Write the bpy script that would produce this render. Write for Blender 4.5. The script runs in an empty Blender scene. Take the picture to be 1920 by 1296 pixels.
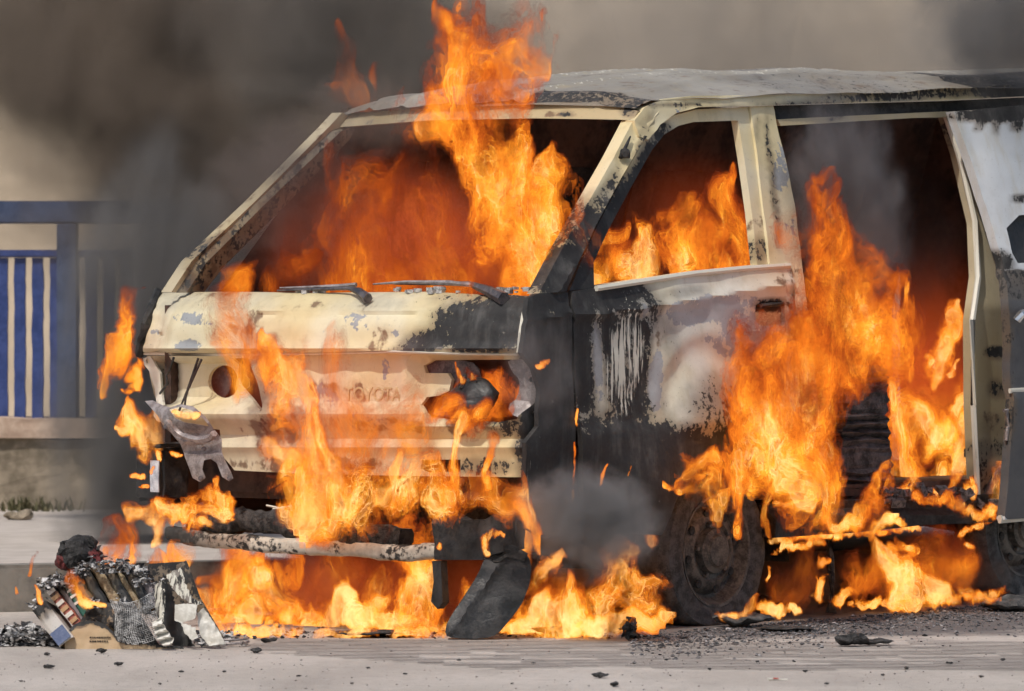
import bpy, bmesh, math, random
import numpy as np
from mathutils import Vector, Matrix, noise as mnoise
from mathutils.geometry import delaunay_2d_cdt

R = math.radians
rnd = random.Random(7)
scene = bpy.context.scene
COL = scene.collection

# ---------------------------------------------------------------- camera, sky, sun, exposure
FPX, CX, HY, CAMH = 9000.0, 960.0, 600.0, 1.0        # focal length and horizon in pixels of the 1920 px photograph
cam_d = bpy.data.cameras.new('camera')
cam = bpy.data.objects.new('camera', cam_d)
COL.objects.link(cam)
cam.location = (0, 0, CAMH)
cam.rotation_euler = (R(90), 0, 0)
cam_d.sensor_width = 36.0
cam_d.lens = FPX / 1920.0 * 36.0
cam_d.shift_y = -(648 - HY) / 1920.0
cam_d.clip_start = 0.1
cam_d.clip_end = 2000
cam_d.dof.use_dof = True
cam_d.dof.focus_distance = 15.5
cam_d.dof.aperture_fstop = 6.3
scene.camera = cam

SUN_EL, SUN_AZ = R(56), R(212)      # azimuth clockwise from +Y
world = bpy.data.worlds.new('World')
scene.world = world
world.use_nodes = True
wn = world.node_tree
wn.nodes.clear()
sky = wn.nodes.new('ShaderNodeTexSky')
sky.sky_type = 'NISHITA'
sky.sun_disc = False
sky.sun_elevation = SUN_EL
sky.sun_rotation = SUN_AZ
sky.dust_density = 3.0
sky.air_density = 1.2
bg = wn.nodes.new('ShaderNodeBackground')
bg.inputs['Strength'].default_value = 0.11
wo = wn.nodes.new('ShaderNodeOutputWorld')
wn.links.new(sky.outputs[0], bg.inputs[0])
wn.links.new(bg.outputs[0], wo.inputs[0])

sun_d = bpy.data.lights.new('sun', 'SUN')
sun_d.energy = 2.6
sun_d.angle = R(0.9)
sun_d.color = (1.0, 0.95, 0.87)
sun = bpy.data.objects.new('sun', sun_d)
COL.objects.link(sun)
sdir = Vector((math.sin(SUN_AZ) * math.cos(SUN_EL), math.cos(SUN_AZ) * math.cos(SUN_EL), math.sin(SUN_EL)))
sun.rotation_euler = sdir.to_track_quat('Z', 'Y').to_euler()
sun.location = sdir * 30

scene.view_settings.view_transform = 'Standard'
scene.view_settings.look = 'None'
scene.view_settings.exposure = 0.0
scene.view_settings.gamma = 1.0
scene.view_settings.use_curve_mapping = False
scene.render.engine = 'CYCLES'
cy = scene.cycles
cy.max_bounces = 6
cy.diffuse_bounces = 3
cy.glossy_bounces = 2
cy.transmission_bounces = 2
cy.transparent_max_bounces = 48
cy.volume_bounces = 0
cy.volume_step_rate = 1.0
cy.volume_max_steps = 96
cy.use_denoising = True
cy.use_adaptive_sampling = True
cy.adaptive_threshold = 0.03
cy.adaptive_min_samples = 16
cy.sample_clamp_indirect = 4.0

# ---------------------------------------------------------------- helpers: objects and tags
def tag(o, label=None, cat=None, group=None, kind=None):
    if label: o['label'] = label
    if cat: o['category'] = cat
    if group: o['group'] = group
    if kind: o['kind'] = kind
    return o

def link(name, me, mat=None, parent=None):
    o = bpy.data.objects.new(name, me)
    COL.objects.link(o)
    if mat is not None and not me.materials:
        me.materials.append(mat)
    if parent is not None:
        o.parent = parent
    return o

def empty(name, loc, rz=0.0):
    o = bpy.data.objects.new(name, None)
    o.empty_display_size = 0.1
    COL.objects.link(o)
    o.location = loc
    o.rotation_euler = (0, 0, rz)
    return o

class MB:
    """collects verts and faces for one mesh"""
    def __init__(s):
        s.v, s.f = [], []
    def add(s, vs, fs):
        b = len(s.v)
        s.v += [tuple(p) for p in vs]
        s.f += [tuple(i + b for i in q) for q in fs]
        return s
    def box(s, lo, hi, m=None):
        x0, y0, z0 = lo; x1, y1, z1 = hi
        vs = [(x0,y0,z0),(x1,y0,z0),(x1,y1,z0),(x0,y1,z0),(x0,y0,z1),(x1,y0,z1),(x1,y1,z1),(x0,y1,z1)]
        if m is not None: vs = [m @ Vector(p) for p in vs]
        return s.add(vs, [(0,3,2,1),(4,5,6,7),(0,1,5,4),(1,2,6,5),(2,3,7,6),(3,0,4,7)])
    def tube(s, pts, r, n=8, cap=True, squash=(1, 1)):
        pts = [Vector(p) for p in pts]
        rs = r if isinstance(r, (list, tuple)) else [r] * len(pts)
        vs, fs = [], []
        up = Vector((0, 0, 1))
        for i, p in enumerate(pts):
            t = (pts[min(i + 1, len(pts) - 1)] - pts[max(i - 1, 0)]).normalized()
            a = t.cross(up)
            if a.length < 1e-3: a = t.cross(Vector((1, 0, 0)))
            a.normalize(); b = a.cross(t).normalized()
            for k in range(n):
                an = 2 * math.pi * k / n
                vs.append(p + a * (math.cos(an) * rs[i] * squash[0]) + b * (math.sin(an) * rs[i] * squash[1]))
        for i in range(len(pts) - 1):
            for k in range(n):
                fs.append((i*n+k, i*n+(k+1)%n, (i+1)*n+(k+1)%n, (i+1)*n+k))
        if cap:
            fs.append(tuple(range(n))[::-1]); fs.append(tuple((len(pts)-1)*n+k for k in range(n)))
        return s.add(vs, fs)
    def lathe(s, prof, n=48, m=None, y0=0):
        """revolve (radius, along) about local Y"""
        vs, fs = [], []
        for (r, y) in prof:
            for k in range(n):
                an = 2 * math.pi * k / n
                p = Vector((r * math.cos(an), y + y0, r * math.sin(an)))
                vs.append(m @ p if m is not None else p)
        for i in range(len(prof) - 1):
            for k in range(n):
                fs.append((i*n+k, i*n+(k+1)%n, (i+1)*n+(k+1)%n, (i+1)*n+k))
        return s.add(vs, fs)
    def build(s, name, mat=None, parent=None, smooth=40, bevel=0.0):
        me = bpy.data.meshes.new(name)
        me.from_pydata(s.v, [], s.f)
        me.update()
        bm = bmesh.new(); bm.from_mesh(me)
        bmesh.ops.recalc_face_normals(bm, faces=bm.faces)
        if bevel > 0:
            es = [e for e in bm.edges if len(e.link_faces) == 2 and e.calc_face_angle(0) > 0.6]
            bmesh.ops.bevel(bm, geom=es, offset=bevel, segments=2, affect='EDGES', clamp_overlap=True)
        bm.to_mesh(me); bm.free()
        if smooth:
            me.shade_smooth()
            me.set_sharp_from_angle(angle=R(smooth))
        return link(name, me, mat, parent)

def fbm(p, s=1.0, o=4):
    return mnoise.fractal(Vector(p) * s, 1.0, 2.0, o)

def crumple(o, amp, scale, sub=0, seed=0.0):
    """real dents and unevenness: subdivide, then push every vertex by noise"""
    me = o.data
    bm = bmesh.new(); bm.from_mesh(me)
    for _ in range(sub):
        bmesh.ops.subdivide_edges(bm, edges=bm.edges, cuts=1, use_grid_fill=True)
    off = Vector((seed, seed * 1.7, -seed))
    for v in bm.verts:
        q = v.co * scale + off
        v.co += Vector((mnoise.fractal(q, 1, 2, 4), mnoise.fractal(q + Vector((31, 7, 3)), 1, 2, 4), mnoise.fractal(q + Vector((5, 47, 9)), 1, 2, 4))) * amp
    bm.to_mesh(me); bm.free()
    return o

# ---------------------------------------------------------------- where a photo pixel lies in the place
def ray(px, py):
    return Vector(((px - CX) / FPX, 1.0, -(py - HY) / FPX))
def at(px, py, D):
    r = ray(px, py)
    return Vector((r.x * D, D, CAMH + r.z * D))
def ground(px, py, z=0.0):
    return at(px, py, FPX * (CAMH - z) / (py - HY))

TH = R(42)
ES = Vector((math.sin(TH), math.cos(TH), 0))      # van: rearwards
EF = Vector((-math.cos(TH), math.sin(TH), 0))     # van: across, towards its far side
D0 = 15.04
C0 = Vector((25 / FPX * D0, D0, 0))
VW = 1.72                                           # body width
def van_local(P):
    q = P - C0
    return Vector((q.dot(ES), q.dot(EF), P.z))
def van_world(p):
    return C0 + ES * p[0] + EF * p[1] + Vector((0, 0, p[2]))
def hit_w(px, py, w):
    r = ray(px, py)
    D = (w + C0.dot(EF)) / (r.dot(EF))
    return van_local(at(px, py, D)), D
def hit_s(px, py, s):
    r = ray(px, py)
    D = (s + C0.dot(ES)) / (r.dot(ES))
    return van_local(at(px, py, D)), D
def wside(z):
    return 0.0 if z < 1.05 else 0.30 * (z - 1.05)
def side(px, py, off=0.0):
    w = off
    for _ in range(6):
        p, D = hit_w(px, py, w)
        w = wside(p.z) + off
    return p
def sideR(px, py, off=0.0):
    w = VW
    for _ in range(8):
        p, D = hit_w(px, py, w)
        w = VW - wside(p.z) + off
    return p
PROF = [(0.0, .06), (.42, .05), (.50, .03), (.62, .03), (.66, .0), (.70, .0), (.74, .035), (.885, .035), (.90, .0), (.97, .008), (1.03, .035), (1.07, .075), (1.09, .12), (1.12, .2), (2, .2)]
_pz = np.array([a for a, b in PROF]); _ps = np.array([b for a, b in PROF])
def fprof(z, w):
    s = float(np.interp(z, _pz, _ps))
    c = min(w, VW - w)
    if c < .10:
        s += .10 * ((.10 - max(c, -.02)) / .10) ** 2.2 * .55
    s += .05 * ((w - VW / 2) / (VW / 2)) ** 2 - .03
    return s
def front(px, py, off=0.0):
    s = off
    for _ in range(10):
        p, D = hit_s(px, py, s)
        s = fprof(p.z, p.y) + off
    return p

# ---------------------------------------------------------------- pressed panels: outline on a surface of the van, cut, thickened
def resample(poly, step):
    out = []
    n = len(poly)
    for i in range(n):
        a, b = Vector(poly[i]), Vector(poly[(i + 1) % n])
        k = max(1, int((b - a).length / step))
        for j in range(k):
            out.append(a.lerp(b, j / k))
    return out
def smooth_poly(poly, it=2):
    """round the corners a little (Chaikin)"""
    pts = [Vector(p) for p in poly]
    for _ in range(it):
        q = []
        for i in range(len(pts)):
            a, b = pts[i], pts[(i + 1) % len(pts)]
            q += [a.lerp(b, .25), a.lerp(b, .75)]
        pts = q
    return pts
def inside(poly, x, y):
    c = False
    j = len(poly) - 1
    for i in range(len(poly)):
        xi, yi = poly[i]; xj, yj = poly[j]
        if (yi > y) != (yj > y) and x < (xj - xi) * (y - yi) / (yj - yi) + xi:
            c = not c
        j = i
    return c
def ell(px, py, es):
    """strongest of soft ellipses (cx, cy, rx, ry, angle, strength)"""
    m = 0.0
    for (cx, cy_, rx, ry, an, st) in es:
        dx, dy = px - cx, py - cy_
        ca, sa = math.cos(R(an)), math.sin(R(an))
        u, v = (dx * ca + dy * sa) / rx, (-dx * sa + dy * ca) / ry
        d = math.sqrt(u * u + v * v)
        t = max(0.0, min(1.0, (1.55 - d) / 1.15))
        m = max(m, st * t * t * (3 - 2 * t))
    return m
def panel(name, outline, surf, mat, parent, holes=(), thick=(0, .02, 0), step=12, wear=None, relief=None, rounded=0):
    if rounded:
        outline = smooth_poly(outline, rounded)
    loops = [resample(outline, step)] + [resample(h, step) for h in holes]
    pts, edges = [], []
    for lp in loops:
        b = len(pts)
        pts += [Vector((p[0], p[1])) for p in lp]
        edges += [(b + i, b + (i + 1) % len(lp)) for i in range(len(lp))]
    ol = [tuple(p) for p in loops[0]]; hl = [[tuple(p) for p in h] for h in loops[1:]]
    xs = [p[0] for p in ol]; ys = [p[1] for p in ol]
    y = min(ys) + step * .5
    row = 0
    bp = np.array([(p[0], p[1]) for p in pts])
    while y < max(ys):
        x = min(xs) + step * (.5 if row % 2 else .25)
        while x < max(xs):
            if inside(ol, x, y) and not any(inside(h, x, y) for h in hl):
                if ((bp[:, 0] - x) ** 2 + (bp[:, 1] - y) ** 2).min() > (step * .45) ** 2:
                    pts.append(Vector((x, y)))
            x += step
        y += step * .87
        row += 1
    vs, es, fs, _, _, _ = delaunay_2d_cdt(pts, edges, [], 0, 1e-4)
    keep = []
    for f in fs:
        cx_ = sum(vs[i].x for i in f) / len(f); cy_ = sum(vs[i].y for i in f) / len(f)
        if inside(ol, cx_, cy_) and not any(inside(h, cx_, cy_) for h in hl):
            keep.append(tuple(f))
    used = sorted({i for f in keep for i in f}); mp = {i: k for k, i in enumerate(used)}
    keep = [tuple(mp[i] for i in f) for f in keep]
    px = [(vs[i].x, vs[i].y) for i in used]
    co = []
    th = Vector(thick)
    tn = th.normalized()
    for (x, yy) in px:
        p = surf(x, yy)
        if relief: p = p - tn * relief(x, yy)
        co.append(p)
    n = len(co)
    V = co + [c + th for c in co]
    Fc = list(keep) + [tuple(i + n for i in f[::-1]) for f in keep]
    cnt = {}
    for f in keep:
        for i in range(len(f)):
            a, b = f[i], f[(i + 1) % len(f)]
            cnt[(a, b)] = cnt.get((a, b), 0) + 1
    for (a, b) in cnt:
        if (b, a) not in cnt:
            Fc.append((b, a, a + n, b + n))
    me = bpy.data.meshes.new(name)
    me.from_pydata([tuple(c) for c in V], [], Fc)
    bm = bmesh.new(); bm.from_mesh(me)
    bmesh.ops.recalc_face_normals(bm, faces=bm.faces)
    bm.to_mesh(me); bm.free()
    at_ = me.color_attributes.new('wear', 'FLOAT_COLOR', 'POINT')
    if wear:
        cols = [wear(x, yy) for (x, yy) in px]
        flat = np.array([list(c) + [1.0] * (4 - len(c)) for c in cols + cols], dtype=np.float32).ravel()
        at_.data.foreach_set('color', flat)
    else:
        at_.data.foreach_set('color', np.tile(np.array([0, 0, 0, 1], np.float32), 2 * n))
    me.shade_smooth(); me.set_sharp_from_angle(angle=R(35))
    return link(name, me, mat, parent)

# ---------------------------------------------------------------- materials
class NT:
    def __init__(s, name):
        s.m = bpy.data.materials.new(name)
        s.m.use_nodes = True
        s.t = s.m.node_tree
        s.t.nodes.clear()
        s.out = s.t.nodes.new('ShaderNodeOutputMaterial')
    def n(s, typ, **kw):
        nd = s.t.nodes.new(typ)
        for k, v in kw.items(): setattr(nd, k, v)
        return nd
    def l(s, a, b):
        s.t.links.new(a, b)
    def put(s, sock, v):
        if hasattr(v, 'links') or isinstance(v, bpy.types.NodeSocket): s.l(v, sock)
        else: sock.default_value = v
    def math(s, op, a, b=0.0, c=None, clamp=False):
        nd = s.n('ShaderNodeMath', operation=op, use_clamp=clamp)
        s.put(nd.inputs[0], a); s.put(nd.inputs[1], b)
        if c is not None: s.put(nd.inputs[2], c)
        return nd.outputs[0]
    def mix(s, f, a, b):
        nd = s.n('ShaderNodeMix', data_type='RGBA')
        s.put(nd.inputs[0], f)
        s.put(nd.inputs[6], a if not isinstance(a, tuple) else (*a, 1) if len(a) == 3 else a)
        s.put(nd.inputs[7], b if not isinstance(b, tuple) else (*b, 1) if len(b) == 3 else b)
        return nd.outputs[2]
    def mixf(s, f, a, b):
        nd = s.n('ShaderNodeMix', data_type='FLOAT')
        s.put(nd.inputs[0], f); s.put(nd.inputs[2], a); s.put(nd.inputs[3], b)
        return nd.outputs[0]
    def coord(s, kind='Object', scale=(1, 1, 1)):
        if kind == 'Position':
            o = s.n('ShaderNodeNewGeometry').outputs['Position']
        else:
            o = s.n('ShaderNodeTexCoord').outputs[kind]
        if scale != (1, 1, 1):
            mp = s.n('ShaderNodeMapping')
            mp.inputs['Scale'].default_value = scale
            s.l(o, mp.inputs[0]); o = mp.outputs[0]
        return o
    def noise(s, co, scale, detail=4, rough=.55, dist=0.0):
        nd = s.n('ShaderNodeTexNoise')
        s.l(co, nd.inputs['Vector'])
        nd.inputs['Scale'].default_value = scale
        nd.inputs['Detail'].default_value = detail
        nd.inputs['Roughness'].default_value = rough
        nd.inputs['Distortion'].default_value = dist
        return nd.outputs[0]
    def ramp(s, f, lo, hi):
        nd = s.n('ShaderNodeMapRange', interpolation_type='SMOOTHSTEP')
        s.put(nd.inputs[0], f)
        nd.inputs[1].default_value = lo; nd.inputs[2].default_value = hi
        return nd.outputs[0]
    def bsdf(s, col, rough=.6, metal=0.0, bump=None, bstr=.3, bdist=.01, spec=.5):
        b = s.n('ShaderNodeBsdfPrincipled')
        s.put(b.inputs['Base Color'], (*col, 1) if isinstance(col, tuple) and len(col) == 3 else col)
        s.put(b.inputs['Roughness'], rough)
        s.put(b.inputs['Metallic'], metal)
        b.inputs['Specular IOR Level'].default_value = spec
        if bump is not None:
            bp = s.n('ShaderNodeBump')
            bp.inputs['Strength'].default_value = bstr
            bp.inputs['Distance'].default_value = bdist
            s.l(bump, bp.inputs['Height'])
            s.l(bp.outputs[0], b.inputs['Normal'])
        s.l(b.outputs[0], s.out.inputs[0])
        return s.m

def simple(name, c1, c2, scale=20, rough=.7, metal=0.0, bstr=.4, bdist=.01, detail=6, spec=.4, r2=None):
    t = NT(name)
    co = t.coord()
    n1 = t.noise(co, scale, detail)
    n2 = t.noise(co, scale * 5.3, 4)
    f = t.ramp(t.math('ADD', n1, t.math('MULTIPLY', t.math('SUBTRACT', n2, .5), .5)), .32, .68)
    col = t.mix(f, c1, c2)
    h = t.math('ADD', n1, t.math('MULTIPLY', n2, .4))
    return t.bsdf(col, t.mixf(f, rough, r2 if r2 is not None else rough), metal, h, bstr, bdist, spec)

def paint_mat(name, light=(.70, .62, .40), pale=(.72, .69, .58), primer=(.27, .28, .29)):
    """scorched van paint: wear attribute R soot, G bare primer, B rust and brown scorch, A vertical pale streaks"""
    t = NT(name)
    at_ = t.n('ShaderNodeAttribute', attribute_name='wear')
    sep = t.n('ShaderNodeSeparateColor')
    t.l(at_.outputs['Color'], sep.inputs[0])
    co = t.coord()
    big = t.noise(co, 2.6, 3)
    n1 = t.noise(co, 13, 7, .62)
    n1b = t.noise(t.coord(scale=(1, 1, .8)), 9.3, 8, .68, .25)
    n2 = t.noise(co, 75, 5, .6)
    base = t.mix(t.ramp(big, .35, .65), light, pale)
    stain = t.ramp(t.noise(t.coord(scale=(6, 6, 1.1)), 3, 5), .5, .75)
    base = t.mix(t.math('MULTIPLY', stain, .35), base, (.42, .34, .19))
    # primer islands where the top coat has flaked
    pm = t.ramp(t.math('ADD', sep.outputs[1], t.math('MULTIPLY', t.math('SUBTRACT', t.math('ADD', t.math('MULTIPLY', n1b, .62), t.math('MULTIPLY', t.noise(co, 44, 5, .65), .38)), .5), 2.3)), .49, .515)
    col = t.mix(pm, base, t.mix(t.ramp(n1, .35, .65), primer, tuple(c * 1.25 for c in primer)))
    rm = t.ramp(t.math('ADD', sep.outputs[2], t.math('MULTIPLY', t.math('SUBTRACT', n1, .5), 1.7)), .45, .62)
    col = t.mix(t.math('MULTIPLY', rm, .85), col, t.mix(n2, (.085, .05, .03), (.22, .12, .065)))
    # soot with a ragged edge and specks ahead of it
    nf = t.noise(t.coord(scale=(1, 1, .7)), 38, 6, .72, .15)
    so = t.math('ADD', sep.outputs[0], t.math('MULTIPLY', t.math('SUBTRACT', n1b, .5), .45))
    so = t.math('ADD', so, t.math('MULTIPLY', t.math('SUBTRACT', nf, .5), 1.6))
    so = t.math('ADD', so, t.math('MULTIPLY', t.math('SUBTRACT', n2, .5), .9))
    sm = t.ramp(so, .44, .57)
    brown = t.ramp(t.math('ADD', t.math('ADD', sep.outputs[0], t.math('MULTIPLY', t.math('SUBTRACT', n1, .5), .35)), t.math('MULTIPLY', t.math('SUBTRACT', big, .5), .5)), -.02, .50)
    haze = t.math('MULTIPLY', brown, .72)
    col = t.mix(haze, col, t.mix(t.ramp(big, .4, .6), (.15, .105, .062), (.10, .09, .08)))
    vs_ = t.noise(t.coord(scale=(9, 9, .9)), 2.2, 6, .65)
    ashy = t.ramp(t.math('ADD', t.math('MULTIPLY', vs_, .6), t.math('MULTIPLY', n1, .4)), .46, .72)
    sootc = t.mix(n2, (.010, .010, .011), (.036, .034, .033))
    sootc = t.mix(t.math('MULTIPLY', ashy, .8), sootc, (.10, .095, .09))
    fl = t.ramp(t.noise(co, 34, 6, .7), .66, .70)
    sootc = t.mix(t.math('MULTIPLY', fl, .5), sootc, (.26, .245, .22))
    col = t.mix(sm, col, sootc)
    sp = t.ramp(t.noise(co, 210, 2, .5), .70, .735)
    col = t.mix(t.math('MULTIPLY', sp, .7), col, (.05, .035, .025))
    # pale streaks left in the soot
    stn = t.noise(t.coord(scale=(26, 26, 1.6)), 3.2, 5, .6)
    sk = t.ramp(t.math('ADD', at_.outputs['Alpha'], t.math('MULTIPLY', t.math('SUBTRACT', stn, .5), 2.8)), .46, .62)
    sk = t.math('MULTIPLY', sk, t.ramp(at_.outputs['Alpha'], .02, .2))
    col = t.mix(sk, col, (.66, .63, .54))
    h = t.math('SUBTRACT', t.math('MULTIPLY', n1, .5), t.math('MULTIPLY', pm, .35))
    h = t.math('ADD', h, t.math('MULTIPLY', n2, .25))
    rough = t.mixf(sm, t.mixf(pm, .48, .62), .72)
    return t.bsdf(col, rough, 0, h, .35, .006, .4)

M = {}
M['paint'] = paint_mat('scorched_cream_paint', (.66, .555, .32), (.70, .64, .47))
M['paint_side'] = paint_mat('scorched_pale_side_paint', (.64, .58, .43), (.68, .65, .57), (.37, .375, .385))
M['silver'] = paint_mat('scorched_silver_paint', (.52, .545, .565), (.60, .62, .64), (.075, .075, .08))
M['roof'] = paint_mat('burnt_roof_paint', (.27, .245, .205), (.38, .35, .30), (.17, .155, .135))
M['soot'] = simple('sooty_metal', (.010, .010, .010), (.045, .042, .04), 16, .75, 0, .5)
M['soot_gloss'] = simple('molten_black_plastic', (.010, .010, .011), (.036, .034, .034), 22, .38, 0, .5, .006, 5, .5, .6)
M['steel'] = simple('burnt_bare_steel', (.20, .17, .165), (.40, .36, .35), 30, .5, .35, .4, .004)
M['steel_dark'] = simple('blued_burnt_steel', (.05, .05, .06), (.17, .15, .15), 24, .5, .4, .4, .004)
M['tan'] = paint_mat('scorched_tan_jamb', (.44, .35, .20), (.48, .41, .28), (.2, .18, .15))
M['rubber'] = simple('burnt_tyre_rubber', (.032, .032, .032), (.095, .093, .092), 30, .8, 0, .5, .006)
M['rim'] = simple('sooted_rim_steel', (.05, .045, .042), (.17, .15, .13), 26, .6, .2, .4, .004)
M['inner'] = simple('charred_interior', (.016, .012, .011), (.05, .035, .03), 10, .85, 0, .5)
M['ash'] = simple('pale_ash', (.16, .155, .15), (.55, .54, .53), 60, .9, 0, .6, .006)
M['char'] = simple('charcoal', (.008, .008, .008), (.06, .056, .055), 45, .8, 0, .7, .01)
M['cardboard'] = simple('cardboard', (.42, .28, .155), (.54, .38, .22), 12, .8, 0, .2)
M['page'] = simple('scorched_pages', (.20, .13, .07), (.50, .40, .26), 40, .85, 0, .3)
M['paper'] = simple('half_burnt_paper', (.50, .47, .41), (.78, .76, .70), 14, .85, 0, .3)
# ================================================================ the setting
def ground_mat(name, c1, c2, speck, bscale=1.0):
    t = NT(name)
    co = t.coord('Position')
    a = t.noise(co, 1.3, 5); b = t.noise(co, 26, 6); c = t.noise(co, 190, 3)
    st = t.noise(t.coord('Position', (1.2, .35, 1)), 2.2, 6, .6)
    col = t.mix(t.ramp(t.math('ADD', a, t.math('MULTIPLY', t.math('SUBTRACT', b, .5), .6)), .3, .7), c1, c2)
    col = t.mix(t.math('MULTIPLY', t.ramp(st, .46, .70), .42), col, tuple(x * .55 for x in c1))
    col = t.mix(t.math('MULTIPLY', t.ramp(c, .57, .66), .62), col, speck)
    pt = t.noise(t.coord('Position', (1, 2.2, 1)), 7, 6, .7)
    col = t.mix(t.math('MULTIPLY', t.ramp(pt, .56, .70), .35), col, (.21, .185, .175))
    col = t.mix(t.math('MULTIPLY', t.ramp(t.noise(co, 330, 2), .62, .70), .5), col, (.66, .61, .58))
    # soot and ash spread on the road near the burning van
    g = t.n('ShaderNodeNewGeometry')
    d = t.n('ShaderNodeVectorMath', operation='SUBTRACT'); t.l(g.outputs['Position'], d.inputs[0]); d.inputs[1].default_value = (.62, 16.1, 0)
    sc_ = t.n('ShaderNodeVectorMath', operation='MULTIPLY'); t.l(d.outputs[0], sc_.inputs[0]); sc_.inputs[1].default_value = (.50, .78, 0)
    ln = t.n('ShaderNodeVectorMath', operation='LENGTH'); t.l(sc_.outputs[0], ln.inputs[0])
    so = t.math('ADD', ln.outputs['Value'], t.math('MULTIPLY', t.math('SUBTRACT', t.noise(co, 5, 7, .7), .5), .9))
    sm = t.ramp(so, .98, .62)
    col = t.mix(t.math('MULTIPLY', sm, .86), col, t.mix(b, (.035, .033, .036), (.13, .12, .125)))
    h = t.math('ADD', t.math('MULTIPLY', b, .6), t.math('MULTIPLY', c, .5))
    return t.bsdf(col, .85, 0, h, .35, .012 * bscale, .3)
M['road'] = ground_mat('worn_concrete_road', (.40, .355, .315), (.50, .45, .405), (.20, .17, .16))
M['pave'] = simple('dusty_pavement', (.42, .37, .325), (.52, .465, .42), 2.2, .9, 0, .3)
M['kerb'] = simple('weathered_kerb', (.13, .12, .105), (.24, .22, .19), 5, .9, 0, .6)
M['plinth'] = simple('mossy_render', (.17, .14, .10), (.34, .28, .21), 5, .9, 0, .6)
M['backwall'] = simple('beige_plaster', (.42, .34, .25), (.62, .51, .385), .7, .9, 0, .4)
M['blue'] = simple('blue_fence_paint', (.022, .045, .17), (.045, .075, .24), 12, .5, 0, .2)
M['slate'] = simple('dusty_slate_blue_paint', (.035, .058, .125), (.07, .10, .185), 9, .6, 0, .2)
M['cap'] = simple('pink_plaster_coping', (.46, .33, .25), (.60, .46, .36), 9, .9, 0, .5)

def quad_sheet(name, x0, x1, y0, y1, z, mat, nx=1, ny=1):
    mb = MB()
    vs = [(x0 + (x1 - x0) * i / nx, y0 + (y1 - y0) * j / ny, z) for j in range(ny + 1) for i in range(nx + 1)]
    fs = [(j*(nx+1)+i, j*(nx+1)+i+1, (j+1)*(nx+1)+i+1, (j+1)*(nx+1)+i) for j in range(ny) for i in range(nx)]
    return mb.add(vs, fs).build(name, mat, smooth=0)
tag(quad_sheet('road', -300, 300, -60, 600, 0, M['road']), 'pale worn concrete road scattered with soot and ash', kind='structure')

# flat dark strips: dirt and shade of narrow slanting grooves put into colour
mb = MB()
NG = 30
for i in range(NG):
    y0_ = 13.45 + .062 * i
    cur = None
    for k in range(56):
        a = -.80 + k * .075; bb = a + .075
        yy = lambda x: y0_ - .115 * (x - .4) + .006 * fbm((x * 2.5, i, 0))
        ym = yy((a + bb) / 2)
        lo_ = 13.74 - .045 * a + .9 * max(0, -.05 - a); hi_ = 14.97 - .055 * a
        if not (lo_ < ym < hi_) or fbm((a * 3.1, i * 1.7, 5)) > .42: continue
        w_ = .0085 * (1 + .5 * fbm((a * 6, i, 2)))
        mb.add([(a, yy(a) - w_, .0035), (bb, yy(bb) - w_, .0035), (bb, yy(bb) + w_, .0035), (a, yy(a) + w_, .0035)], [(0, 1, 2, 3)])
M['groove'] = simple('groove_dirt_shade', (.11, .095, .09), (.24, .21, .195), 9, .95, 0, .4)
tag(mb.build('road_grooves', M['groove'], smooth=0), 'slanting band of narrow grooves coloured dark for dirt and shade across the concrete road', kind='structure')

# raised pavement with its kerb behind the van
KA = math.atan(.36)
KO = Vector((0, 17.05, 0))
pv = MB().box((-70, .14, -.3), (70, 70, .158)).build('pavement', M['pave'], smooth=0)
pv.location = KO; pv.rotation_euler = (0, 0, KA)
tag(pv, 'dusty beige raised pavement behind the van', kind='structure')
kb = MB().box((-70, 0, -.3), (70, .137, .160)).build('kerb', M['kerb'], smooth=0, bevel=.012)
kb.location = KO; kb.rotation_euler = (0, 0, KA)
tag(kb, 'dark weathered kerb edging the pavement', kind='structure')

# low wall with coping and the blue metal fence on it
FD = 21.3
wall = empty('low_wall', (0, FD, .158))
tag(wall, 'low mossy rendered wall carrying the blue metal fence', 'wall')
def rough_slab(name, lo, hi, mat, amp=.012, parent=None, nx=60, nz=8):
    mb = MB().box(lo, hi)
    o = mb.build(name, mat, parent, smooth=0)
    bm = bmesh.new(); bm.from_mesh(o.data)
    cuts = [e for e in bm.edges if abs((e.verts[0].co - e.verts[1].co).x) > 1]
    bmesh.ops.subdivide_edges(bm, edges=cuts, cuts=nx, use_grid_fill=True)
    vert = [e for e in bm.edges if abs((e.verts[0].co - e.verts[1].co).z) > .05]
    bmesh.ops.subdivide_edges(bm, edges=vert, cuts=nz, use_grid_fill=True)
    for v in bm.verts:
        q = v.co * 4
        v.co += Vector((0, mnoise.fractal(q, 1, 2, 4), mnoise.fractal(q + Vector((9, 3, 1)), 1, 2, 4) * (1 if v.co.z > lo[2] + .02 else 0))) * amp
    bm.to_mesh(o.data); bm.free()
    return o
rough_slab('plinth', (-3.2, 0, -.05), (6, .4, .315), M['plinth'], .02, wall)
rough_slab('coping', (-3.2, -.03, .318), (6, .43, .405), M['cap'], .018, wall)

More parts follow.
